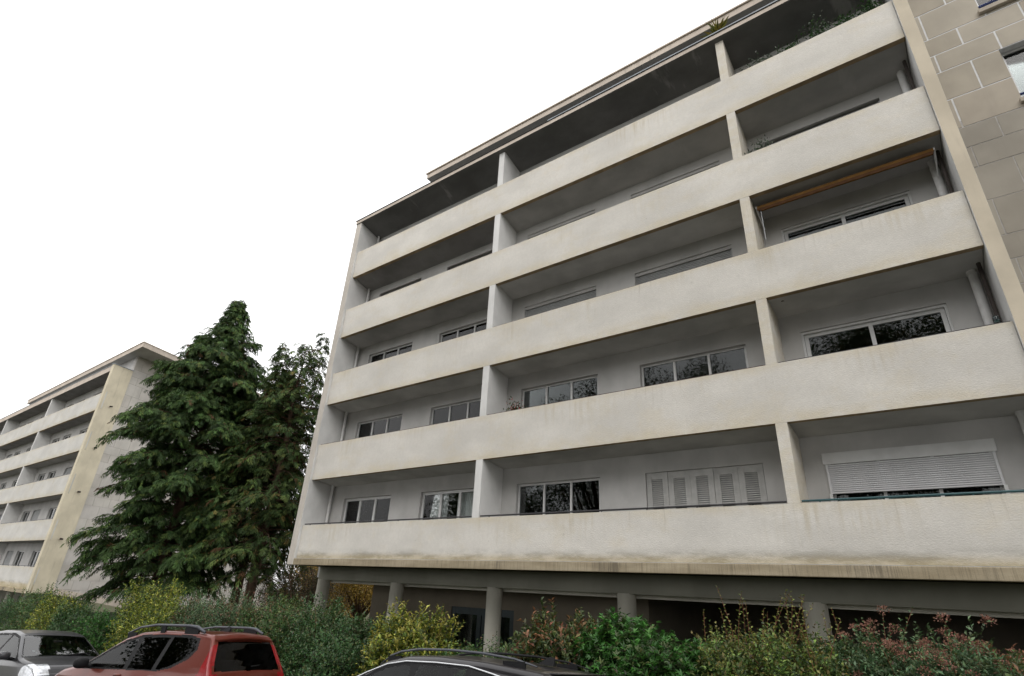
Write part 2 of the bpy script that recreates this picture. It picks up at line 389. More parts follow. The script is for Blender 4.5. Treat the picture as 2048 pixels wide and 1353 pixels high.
ceil_ix = [[0, 0, 0], [0, 0, 0], [1, 0, 1], [2, 1, 1], [3, 3, 3]]
for k in range(5):
    zt = ZP+ST*k; zb = zt-PH; gt = zt+(ST-PH); fl = zb+.2
    for b, (p0, p1, i0, i1) in enumerate(BAYS):
        m = MB(); m.box(p0, p1, 0 if k else .0, .14, zb if k else zb+.2, zt, 0, 1); bld(m, 'parapet', [STUC, UNDER])
        # balcony floor slab with the painted soffit of the balcony below
        if k:
            m = MB(); m.box(p0+.003, p1-.003, .142, YW-.002, zb+.035, zb+.2)
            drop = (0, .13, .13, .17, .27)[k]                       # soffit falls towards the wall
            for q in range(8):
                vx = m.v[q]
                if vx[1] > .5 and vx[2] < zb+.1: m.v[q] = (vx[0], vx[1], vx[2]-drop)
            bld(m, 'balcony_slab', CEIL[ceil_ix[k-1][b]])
        else:
            m = MB(); m.box(p0+.003, p1-.003, .142, YW-.002, zb+.05, zb+.2); bld(m, 'balcony_slab', DARKC)
        # back wall with window openings
        lo, hi = fl-.17, gt+.034
        e0, e1 = (XL+.3 if b == 0 else BAYS[b-1][1]+.004), (p1 if b < 2 else 19.36)
        m = MB(); xs = e0
        zh = zt+1.0
        for (a, c) in WINS[b]:
            m.box(xs, a, YW, YWI, lo, zh); xs = c
        m.box(xs, e1, YW, YWI, lo, zh)
        m.box(e0, e1, YW, YWI, zh, hi)
        for (a, c) in WINS[b]: m.box(a, c, YW, YWI, lo, fl+.04)
        bld(m, 'balcony_wall', WALLW)
        # windows and shutters
        for j, (a, c) in enumerate(WINS[b]):
            key = (k, b, j); z0, z1 = fl+.045, zh-.005
            if key in ((0, 0, 0), (0, 0, 1)):
                window(main, MO, a+.01, c-.01, z0, z1, 3, fw=.085, curt=[(.0, .40, CURT), (.52 if j == 0 else .56, 1, CURT)], gmat=GLASSC)
            elif key == (0, 1, 1):
                # old folding metal shutter, five leaves with louvred fields
                for q in range(5):
                    wq = (c-a-.02)/5; l0 = a+.01+wq*q; yy = YW+.03+.012*(q % 2)
                    m = MB(); fz0, fz1 = zt-.02, zh-.16; mx0, mx1 = l0+.13, l0+wq-.13
                    m.box(l0+.003, mx0, yy, yy+.02, z0, z1); m.box(mx1, l0+wq-.003, yy, yy+.02, z0, z1)
                    m.box(mx0, mx1, yy+.001, yy+.019, z0, fz0); m.box(mx0, mx1, yy+.001, yy+.019, fz1, z1)
                    zz = z0
                    while zz < z1-.03:                                   # pressed ribs
                        for s0_, s1_ in ((l0+.003, mx0-.003), (mx1+.003, l0+wq-.003)): m.box(s0_, s1_, yy-.006, yy, zz, zz+.022)
                        zz += .045
                    lf = bld(m, 'shutter_leaf', SHUTM)
                    if q == 0: lf['label'] = 'closed metal shutter leaf with louvred field'
                    m = MB(); zz = fz0+.012
                    while zz < fz1-.02:
                        m.add([(mx0, yy-.004, zz), (mx1, yy-.004, zz), (mx1, yy+.018, zz+.022), (mx0, yy+.018, zz+.022),
                               (mx0, yy-.004, zz+.008), (mx1, yy-.004, zz+.008), (mx1, yy+.018, zz+.03), (mx0, yy+.018, zz+.03)],
                              [(0,1,2,3),(4,5,6,7),(0,1,5,4),(2,3,7,6)]); zz += .045
                    lo_ = bld(m, 'louvres', SHUTM, lf); lo_['kind'] = 'stuff'
                    m = MB(); m.box(l0+.005, l0+wq-.005, yy+.05, yy+.055, z0, z1); bld(m, 'back_panel', SHUTG, lf)
            elif key == (0, 2, 0):
                m = MB(); m.box(a-.05, c+.05, YW-.03, YW-.002, zt+.86, zt+1.09); bx = bld(m, 'shutter_box', WHITEF, bevel=.01)
                roller(main, MO, a+.02, c-.02, zt+.29, zt+.86, YW-.005, SHUT, .038, True, lab='white roller shutter pulled halfway down')
                m = MB(); m.box(a-.03, a+.02, YW-.045, YW-.002, z0, zt+.29); m.box(c-.02, c+.03, YW-.045, YW-.002, z0, zt+.29); bld(m, 'guide_rail', WHITEF)
                window(main, MO, a+.01, c-.01, z0, z1, 3, curt=[(0, 1, CURTD)])
            elif b == 1 and k in (2, 3):
                m = MB(); m.box(a, c, YW+.03, YWI-.02, zh-.10, zh-.002); bld(m, 'shutter_box', WALLW)
                roller(main, MO, a+.03, c-.03, z0, zh-.1, YW+.08, SHUTG, .05)
            elif k == 3 and b == 0:
                roller(main, MO, a+.03, c-.03, z0, zh-.02, YW+.08, SHUTP, .05)
            elif k == 3 and b == 2:
                roller(main, MO, a+.03, c-.03, z0, zh-.05, YW+.08, SHUTG, .05)
            elif b == 2:
                m = MB(); m.box(a, a+.04, YW+.03, 1.03, z0, z1); m.box(c-.04, c, YW+.03, 1.03, z0, z1); m.box(a+.04, c-.04, YW+.03, 1.03, z1-.05, z1); bld(m, 'guide_rail', WHITEF)
                window(main, MO, a+.045, c-.045, z0, z1-.052, 2, fw=.075)
            else:
                cu = None
                if key == (1, 0, 0): cu = [(0, .28, CURT)]
                window(main, MO, a+.01, c-.01, z0, z1, 3, curt=cu)
        # hand rail on the parapet
        if k < 3 or (k == 3 and b == 2):
            mat = RAILT if (k, b) == (0, 2) else (RAILB if k in (0,) or b == 2 else RAILN)
            e_0, e_1 = i0+.02, i1-.02; rz = zt+(.045 if k == 0 else .02); m = MB()
            if k == 0: m.tube([(e_0, .05, rz), (e_1, .05, rz)], .02, 8)
            else: m.box(e_0, e_1, .03, .10, zt+.001, zt+.028)
            if k == 0:
                x = e_0+.3
                while x < e_1: m.box(x-.01, x+.01, .04, .06, zt-.01, rz); x += 1.1
            bld(m, 'handrail', mat)
    for d, (a, c) in enumerate(((7.63, 7.87), (15.42, 15.64))):
        m = MB(); m.box(a, c, .003, YW-.003, zt+.001, gt+.03 if k < 4 else gt-.002); m.box(a, c, .143, YW-.003, fl+.002, zt+.0005)
        bld(m, 'dividing_wall', STUC if d else INNER, bevel=.004)
# end fins
def fin(x0, x1, front, side, y1=YW, n='end_wall'):
    m = MB(); z0, z1 = ZP-PH, 17.19
    m.box(x0, x1, -.10, y1, z0+.0, z1, 0)
    o = m.build(n, [front, side], main, MO, bevel=.006)
    for p in o.data.polygons:
        if abs(p.normal.x) > .5: p.material_index = 1
YELL = plain_render('beige_render', (.53, .49, .44), 60, .3)
fin(-.36, -.03, YELL, INNER)
fin(19.36, 19.60, YEL, INNER, 1.6)
m = MB(); m.box(-.03, 19.36, -.095, .138, ZP-PH-.004, ZP-PH+.195); bld(m, 'ledge', LEDGE, bevel=.012)
m = MB(); m.box(-.02, 19.35, -.02, -.004, ZP-PH+.197, ZP-PH+.206); bld(m, 'drip_strip', ZINC)
# downpipes
for x, rad, mt in ((.10, .05, PIPE), (19.16, .075, PIPE)):
    for k in range(5):
        zb = ZP-PH+ST*k
        m = MB(); m.tube([(x, .83, zb+.2), (x, .83, zb+ST+.02)], rad, 14); m.tube([(x, .83, zb+ST-.14), (x, .83, zb+ST-.06)], rad*1.18, 14)
        bld(m, 'downpipe', mt, smooth=False)
m = MB(); m.tube([(19.27, .6, ZP-PH+.2+ST), (19.27, .6, 17)], .035, 10); bld(m, 'downpipe', PIPED)
m = MB(); m.tube([(15.9, .35, ZP+ST*2-PH+.034), (15.9, .35, ZP+ST*2-PH+.0)], .035, 10); bld(m, 'drain_outlet', PIPED)

# top slab, gutter edge and the set-back roof with its deep soffit
m = MB(); m.box(-.36, 19.60, -.14, YW+.2, 17.03, 17.18)
for q in range(8):
    vx = m.v[q]
    if vx[1] > .5 and vx[2] < 17.1: m.v[q] = (vx[0], vx[1], 16.68)
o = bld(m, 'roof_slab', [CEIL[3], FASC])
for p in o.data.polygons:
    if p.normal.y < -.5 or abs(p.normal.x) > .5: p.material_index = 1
m = MB(); m.box(-.40, 19.62, -.165, -.05, 17.182, 17.205); bld(m, 'roof_edge', BITUM)
m = MB(); m.box(9.8, 19.62, -.15, -.13, 17.207, 17.26); bld(m, 'roof_edge_capping', ZINC)
m = MB(); m.box(-.34, XR, YW+.22, YB+.2, 17.03, 17.2); bld(m, 'roof_slab', ROOM)
m = MB(); m.box(3.9, XR-.5, 2.1, YB-.5, 17.21, 18.455); bld(m, 'attic_wall', WALLW)
m = MB(); m.box(3.1, XR, .57, YB, 18.46, 18.7)
o = bld(m, 'attic_roof', [FASC, SOFA], bevel=.01)
for p in o.data.polygons:
    if p.normal.z < -.5: p.material_index = 1
m = MB(); m.box(3.05, XR, .52, YB+.05, 18.702, 18.76); bld(m, 'attic_roof_edge', FASC, bevel=.01)

# ground floor: soffit, beam, columns, recessed wall, doors, lamps
zl = ZP-PH
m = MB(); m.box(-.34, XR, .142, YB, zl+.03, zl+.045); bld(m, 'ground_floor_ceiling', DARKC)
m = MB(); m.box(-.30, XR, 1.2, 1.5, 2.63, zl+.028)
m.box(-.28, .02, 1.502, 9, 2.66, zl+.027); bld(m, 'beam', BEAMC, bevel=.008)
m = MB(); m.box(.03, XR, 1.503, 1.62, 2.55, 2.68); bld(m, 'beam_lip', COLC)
m = MB(); m.box(-.42, -.301, 1.22, 1.48, 2.70, zl+.02); bld(m, 'beam_end', WALLW)
for x in (-.16, 3.6, 7.48, 11.4, 15.35, 19.25, 23.1):
    m = MB(); n = 28; zb_ = zg(x, 1.4)-.3
    m.tube([(x, 1.36, zb_), (x, 1.36, 2.645)], .215, n); bld(m, 'column', COLC, smooth=False)
for y in (5.2, 9.0):
    m = MB(); m.tube([(-.14, y, zg(0, 1)-.3), (-.14, y, 2.67)], .16, 24); bld(m, 'column', COLC)
m = MB(); zf0 = -.6
dx0, dx1, dzt = 4.45, 6.95, 2.06
for (a, c, z0, z1) in ((.55, dx0, zf0, zl+.03), (dx1, 11.2, zf0, zl+.03), (dx0, dx1, dzt, zl+.03)): m.box(a, c, 3., 3.2, z0, z1)
m.box(11., 11.2, 3.201, 9., zf0, zl+.03); m.box(11.2, XR, 8.8, 9., zf0, zl+.03); m.box(XR-.2, XR, 3.2, 8.8, zf0, zl+.03)
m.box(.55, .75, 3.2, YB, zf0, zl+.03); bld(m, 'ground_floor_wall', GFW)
m = MB(); m.box(.8, 11., 3.21, 3.3, zf0, zl); bld(m, 'hall_wall', DARKC)
dr = MB(); 
for x in (dx0, (dx0+dx1)/2-.18, dx1-.16, (dx0+dx1)/2+.02): dr.box(x, x+.16, 3.03, 3.09, zf0+.4, dzt-.002)
dr.box(dx0+.16, dx1-.16, 3.035, 3.085, dzt-.2, dzt-.003); d0 = bld(dr, 'door', DOORC)
for a, c in ((dx0+.16, (dx0+dx1)/2-.18), ((dx0+dx1)/2+.18, dx1-.16)):
    m = MB(); m.box(a-.003, c+.003, 3.05, 3.06, zf0+.4, dzt-.2); bld(m, 'pane', GLASS, d0)
    make_curtain(a, c, 3.12, zf0+.4, dzt-.2, CURTD, d0, MO)
def dome(cx, cy, cz, rx, ry, rz, n=14, up=-1):
    m = MB(); vs = [(cx, cy, cz+up*rz)]; fs = []
    for j in range(1, 5):
        t = j/4*math.pi/2
        for i in range(n): vs.append((cx+rx*math.sin(t)*math.cos(2*math.pi*i/n), cy+ry*math.sin(t)*math.sin(2*math.pi*i/n), cz+up*rz*math.cos(t)))
    for i in range(n): fs.append((0, 1+i, 1+(i+1) % n))
    for j in range(3):
        for i in range(n): fs.append((1+j*n+i, 1+j*n+(i+1) % n, 1+(j+1)*n+(i+1) % n, 1+(j+1)*n+i))
    fs.append(tuple(1+3*n+i for i in range(n))); return m.add(vs, fs)
for x in (5.0, 8.9, 12.9, 17.0):
    m = dome(x, 2.3, zl+.03, .16, .11, .09); bld(m, 'ceiling_lamp', LAMPG, smooth=True)

# stair block: limestone slabs with wide joints beside the balconies
YS = 1.10
rows = []; z = 12.13
pat = [.86, .85, .55, .545]
rows_z = [z]; i = 0
while rows_z[-1] < 18.2: rows_z.append(rows_z[-1]+pat[i % 4]); i += 1
low = [z]; i = 3
while low[-1] > 3.1: low.append(low[-1]-pat[i % 4]); i -= 1
ZR = sorted(set(low[1:]+rows_z)); ix0 = ZR.index(z)
ZR = [q for q in ZR if q > 2.9]; ix0 = ZR.index(z)
win_z = [(12.33+ST*n, 13.84+ST*n) for n in range(-3, 2)]
WX0, WX1 = 20.9, 22.4
m = MB()
zz = [3.04]
for a, b_ in win_z: zz += [a, b_]
zz.append(17.02)
for a, b_ in zip(zz[::2], zz[1::2]): m.box(19.602, XR-.001, YS+.006, YS+.25, a, b_, 0 if a > 12 else 1)
for a, b_ in win_z: m.box(19.602, WX0, YS+.006, YS+.25, a, b_, 0); m.box(WX1, XR-.001, YS+.006, YS+.25, a, b_, 0)
sw = bld(m, 'stone_wall', [MORT_W, MORT_G])
for p in sw.data.polygons: p.material_index = 0 if p.center.z+MO[2] > 12.1 else 1
for ri in range(len(ZR)-1):
    za, zb_ = ZR[ri], min(ZR[ri+1], 17.02)
    if za > 17: break
    up = za > 12.0; g = .017 if up else .010
    off_ = 19.88 if (ri-ix0) % 2 == 0 else 20.42
    xs = [19.603]; x = off_
    while x < XR-.2: xs.append(x); x += 1.08
    xs.append(XR-.01)
    for a, c in zip(xs[:-1], xs[1:]):
        # cut the slab round the window opening
        segs = [(a+(g if a > 19.61 else 0), c-g, za+g, zb_-g)]
        for wa, wb in win_z:
            ns = []
            for (p, q_, s_, t_) in segs:
                if q_ <= WX0 or p >= WX1 or t_ <= wa or s_ >= wb: ns.append((p, q_, s_, t_)); continue
                if p < WX0-.02: ns.append((p, WX0, s_, t_))
                if q_ > WX1+.02: ns.append((WX1, q_, s_, t_))
                if s_ < wa-.02: ns.append((max(p, WX0), min(q_, WX1), s_, wa))
                if t_ > wb+.02: ns.append((max(p, WX0), min(q_, WX1), wb, t_))
            segs = ns
        for (p, q_, s_, t_) in segs:
            m = MB(); m.box(p, q_, YS-rng.uniform(0, .003), YS+.005, s_, t_)
            bld(m, 'stone_slab', (STONE if up else STONEG)[rng.integers(4)], sw)
for wi, (a, b_) in enumerate(win_z):
    fr = window(main, MO, WX0+.005, WX1-.005, a+.01, b_-.005, 2, y=YS+.17, fw=.06)
    m = MB(); m.box(WX0+.07, WX1-.07, YS+.245, YS+.25, a+.07, b_-.28); bld(m, 'blind', BLIND, fr)
    m = MB(); m.box(WX0-.05, WX1+.05, YS-.09, YS+.16, a-.115, a-.001); bld(m, 'window_sill', STONE[1], bevel=.01)
    m = MB(); m.tube([(WX0+.01, YS+.03, a+.16), (WX1-.01, YS+.03, a+.16)], .03, 8); bld(m, 'window_bar', RAILU)

# ------------------------------------------------------------------ far building of the same estate, lower down the street
FX, FY, FZ = -26.5, 0., 2.56
GD = Vector((math.cos(math.radians(107)), math.sin(math.radians(107)), 0))
far = empty('apartment_building', (FX-6, 5, zg(FX-6, 1)), 'smaller-looking apartment block down the street with a yellow end wall behind the conifers', 'building')
FO = tuple(far.location)
def fb(m, name, mats, par=None, **k): return m.build(name, mats, par or far, FO, **k)
AL = 33.; DIV = 12.83; fy = .95
def fx(a): return FX-a
for k in range(5):
    zt = FZ+ST*k; zb = zt-PH; gt = zt+ST-PH; fl = zb+.2
    for bi, (a0, a1) in enumerate(((.0, DIV+.1), (DIV+.115, 26.), (26.015, AL))):
        xa, xb = fx(a1), fx(a0)
        if bi == 0: xb -= .02
        m = MB(); m.box(xa, xb, 0, .14, zb, zt, 0, 1); fb(m, 'parapet', [STUC2, UNDER], bevel=.01)
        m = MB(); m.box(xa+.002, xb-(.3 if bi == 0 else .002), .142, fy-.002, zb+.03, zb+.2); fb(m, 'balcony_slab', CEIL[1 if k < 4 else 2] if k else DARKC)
        ws = [(1.2, 2.9), (4.3, 6.0), (7.9, 9.6), (10.4, 12.1)]
        ws = [(a0+p, a0+q_) for p, q_ in ws if a0+q_ < a1-.2]
        zh = zt+1.0; m = MB(); lo, hi = fl-.17, gt+.03; e0, e1 = xa+(.002 if bi == 2 else -.01), xb-(.42 if bi == 0 else .002)
        prev = e1
        for p, q_ in ws:
            m.box(fx(p), prev, fy, fy+.22, lo, zh); prev = fx(q_)
        m.box(e0, prev, fy, fy+.22, lo, zh); m.box(e0, e1, fy, fy+.22, zh, hi); fb(m, 'balcony_wall', WALLW)
        for wi, (p, q_) in enumerate(ws):
            if (k+wi+bi) % 4 == 3 or (k == 4 and wi < 2): roller(far, FO, fx(q_)+.02, fx(p)-.02, fl+.04, zh, fy+.08, SHUTG if k < 4 else SHUTP, .055)
            else: window(far, FO, fx(q_)+.01, fx(p)-.01, fl+.04, zh-.005, 2, y=fy+.10)
        if k < 3:
            m = MB(); m.box(xa+.2, xb-.2, .03, .08, zt+.03, zt+.06)
            x = xa+.4
            while x < xb-.2: m.box(x, x+.02, .04, .07, zt-.01, zt+.03); x += 1.2
            fb(m, 'handrail', RAILB)
    for d in (DIV, 25.9):
        m = MB(); m.box(fx(d+.22), fx(d), .003, fy-.003, zt+.001, gt+.025); m.box(fx(d+.22), fx(d), .143, fy-.003, fl+.002, zt+.0005); fb(m, 'dividing_wall', INNER)
    m = MB(); m.prism([(fx(AL)+.3, fy+.23), (FX-.7, fy+.23), (FX-.7-.306*6, 7.2), (fx(AL)+.3, 7.2)], zb+.04, zb+.19); fb(m, 'floor_slab', ROOM)
m = MB(); m.box(fx(AL)+.3, FX-3., 5., 5.2, FZ-PH, 15.3); 
for d in (6.5, 13., 20., 26.): m.box(fx(d)-.08, fx(d)+.08, fy+.24, 4.99, FZ-PH+.2, 15.3)
fb(m, 'room_partitions', ROOM)
# yellow end wall (depth of the balconies) with four overflow spouts
def gpt(b, o_=0.):           # point on the gable line, o_ outwards
    p = Vector((FX, FY, 0)) + GD*b + Vector((GD.y, -GD.x, 0))*o_; return (p.x, p.y)
zg0, zg1 = FZ-PH-.18, 15.74
m = MB(); m.prism([gpt(-.08, 0), gpt(1.33, 0), gpt(1.33, -.22), gpt(-.08, -.22)], zg0, zg1); fb(m, 'end_wall', YELF, bevel=.01)
m = MB(); m.prism([gpt(-.12, .04), gpt(1.36, .04), gpt(1.36, -.25), gpt(-.12, -.25)], zg1+.001, zg1+.04); fb(m, 'wall_coping', ZINC)
for z in (12.86, 9.98, 7.11, 4.24):
    a = gpt(.66, -.1); b_ = gpt(.64, .22)
    m = MB(); m.tube([(*a, z+.01), (*b_, z-.03)], .055, 12); fb(m, 'spout', PIPED)
m = MB(); m.box(fx(AL), FX-.02, -.06, .139, FZ-PH-.2, FZ-PH-.002); fb(m, 'ledge', LEDGE)
# stone gable behind it; its foot follows the falling ground
GB = 20.
def foot(b): return 1.14-.16*(b-1.33) if b < 8 else .07
m = MB(); n = 30; vs = []
for i in range(n+1):
    b = 1.335+(GB-1.335)*i/n; p = gpt(b, -.075); q_ = gpt(b, -.3)
    vs += [(*p, foot(b)), (*q_, foot(b)), (*p, 16.9), (*q_, 16.9)]
fs = []
for i in range(n): a = 4*i; fs += [(a, a+4, a+6, a+2), (a+1, a+3, a+7, a+5), (a, a+1, a+5, a+4), (a+2, a+6, a+7, a+3)]
fs += [(0, 2, 3, 1), (4*n, 4*n+1, 4*n+3, 4*n+2)]
m.add(vs, fs); gw = fb(m, 'gable_wall', MORT_G)
ri = 0; z = -.9
while z < 16.85:
    h = pat[ri % 4]; b = 1.34 - (.0 if ri % 2 else .54)
    while b < GB-.1:
        p0, p1 = max(b, 1.34)+.007, min(b+1.08, GB)-.007
        lo = max(z+.006, foot((p0+p1)/2)+.35); hi = min(z+h-.006, 16.88)
        if p1-p0 > .08 and hi-lo > .08:
            m = MB(); m.prism([gpt(p0, -.05), gpt(p1, -.05), gpt(p1, -.073), gpt(p0, -.073)], lo, hi); fb(m, 'stone_slab', STONEL[rng.integers(4)], gw)
        b += 1.08
    z += h; ri += 1
m = MB(); vs = []
for i in range(n+1):
    b = 1.335+(GB-1.335)*i/n; p = gpt(b, .02); q_ = gpt(b, -.072)
    vs += [(*p, foot(b)-.02), (*q_, foot(b)-.02), (*p, foot(b)+.33), (*q_, foot(b)+.33)]
m.add(vs, fs); fb(m, 'base_band', FASC)
# roof: slab over the balconies, attic soffit and fascia
m = MB(); m.prism([(fx(AL), -.08), (FX-.23, -.08), (FX-.6, fy+.3), (fx(AL), fy+.3)], 15.30, 15.70)
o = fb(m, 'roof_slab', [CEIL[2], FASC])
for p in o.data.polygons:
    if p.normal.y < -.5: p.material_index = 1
m = MB(); m.box(fx(AL), FX-.25, -.11, .05, 15.702, 15.73); fb(m, 'roof_edge', ZINC)
a = gpt(1.3, -.05)
m = MB(); m.box(-49, a[0]-.1, a[1]+.02, a[1]+.3, 15.72, 16.89); fb(m, 'attic_wall', WALLW)
c0 = Vector((-24.55, .6, 0)); c1 = c0 + GD*18; c2 = Vector((-51., c1.y, 0)); c3 = Vector((-51.2, .65, 0))
m = MB(); m.prism([c3, c0, c1, c2], 16.9, 17.24); o = fb(m, 'attic_roof', [FASC, SOFA])
for p in o.data.polygons:
    if p.normal.z < -.5: p.material_index = 1
m = MB(); m.prism([c3+Vector((-.05, -.04, 0)), c0+Vector((.05, -.04, 0)), c1+Vector((.05, 0, 0)), c2+Vector((-.05, 0, 0))], 17.242, 17.29); fb(m, 'attic_roof_edge', FASC)
# ground floor of the far building
m = MB(); m.box(fx(AL), FX-2.2, 3.0, 3.3, -4.5, FZ-PH-.2); fb(m, 'ground_floor_wall', BEAMC)
m = MB(); m.box(fx(AL), FX-2, .15, 5, FZ-PH-.199, FZ-PH-.17); fb(m, 'ground_floor_ceiling', DARKC)
for a_ in (1.2, 5.1, 9., 12.9, 16.8, 20.7, 24.6, 28.5, 32.):
    m = MB(); m.tube([(fx(a_), 1.36, zg(fx(a_), 1)-.3), (fx(a_), 1.36, FZ-PH-.2)], .215, 20); fb(m, 'column', COLC)
m = MB(); p1_, p2_ = gpt(3.5, -.6), gpt(GB-.5, -.6)
m.prism([p1_, p2_, (p2_[0]-.2, p2_[1]), (p1_[0]-.2, p1_[1])], -4.5, .05); fb(m, 'ground_floor_wall', DARKC)

# ------------------------------------------------------------------ vegetation
def leafmat(name, rough=.45, trans=.25, spec=.4):
    m = NT(name); a = m.n('ShaderNodeVertexColor'); a.layer_name = 'col'
    b = m.n('ShaderNodeBsdfPrincipled'); m.l(a.outputs[0], b.inputs['Base Color']); b.inputs['Roughness'].default_value = rough
    b.inputs['Specular IOR Level'].default_value = spec
    t = m.n('ShaderNodeBsdfTranslucent'); m.l(a.outputs[0], t.inputs[0])
    x = m.n('ShaderNodeMixShader'); x.inputs[0].default_value = trans
    m.l(b.outputs[0], x.inputs[1]); m.l(t.outputs[0], x.inputs[2]); m.l(x.outputs[0], m.o.inputs[0]); return m.m
LEAF = leafmat('leaf', .38, .28); NEEDLE = leafmat('scale_leaf', .6, .15, .2); PETAL = leafmat('seed_head', .8, .3, .1)
BARK = simple('bark', (.10, .065, .045), .95, .1, .35, 5, .8)
TWIG = simple('twig', (.12, .07, .045), .8, .2, .3, 9)
REDT = simple('red_twig', (.20, .075, .045), .7, .2, .2, 9)

def unit(v): return v/np.maximum(np.linalg.norm(v, axis=-1, keepdims=True), 1e-9)
def leaves_mesh(name, base, d, nrm, L, Wd, col, mat, parent, fold=.25, droop=0.):
    """one folded diamond per leaf"""
    n = len(base); d = unit(d); s = unit(np.cross(d, nrm)); up = np.cross(s, d)
    L = np.broadcast_to(L, (n,))[:, None]; Wd = np.broadcast_to(Wd, (n,))[:, None]
    v = np.empty((n, 4, 3), np.float32)
    v[:, 0] = base; v[:, 2] = base + d*L - up*L*droop
    mid = base + d*L*.45
    v[:, 1] = mid + s*Wd*.5 + up*Wd*fold; v[:, 3] = mid - s*Wd*.5 + up*Wd*fold
    me = bpy.data.meshes.new(name)
    me.vertices.add(4*n); me.vertices.foreach_set('co', v.ravel())
    idx = (np.arange(n)*4)[:, None] + np.array([0, 1, 2, 0, 2, 3])[None]
    me.loops.add(6*n); me.loops.foreach_set('vertex_index', idx.ravel().astype(np.int32))
    me.polygons.add(2*n); me.polygons.foreach_set('loop_start', (np.arange(2*n)*3).astype(np.int32))
    me.update(calc_edges=True)
    ca = me.color_attributes.new('col', 'FLOAT_COLOR', 'POINT')
    cc = np.ones((n, 4, 4), np.float32); cc[:, :, :3] = col[:, None, :]
    ca.data.foreach_set('color', cc.ravel())
    me.materials.append(mat)
    o = bpy.data.objects.new(name, me); COL.objects.link(o); o.parent = parent; o['kind'] = 'stuff'; return o

def pick(pal, n, var=.22):
    cols = np.array([p[:3] for p in pal]); w_ = np.array([p[3] for p in pal], float); w_ /= w_.sum()
    c = cols[rng.choice(len(pal), n, p=w_)]
    return np.clip(c*rng.uniform(1-var, 1+var, (n, 1))*rng.uniform(.92, 1.08, (n, 3)), 0, 1)

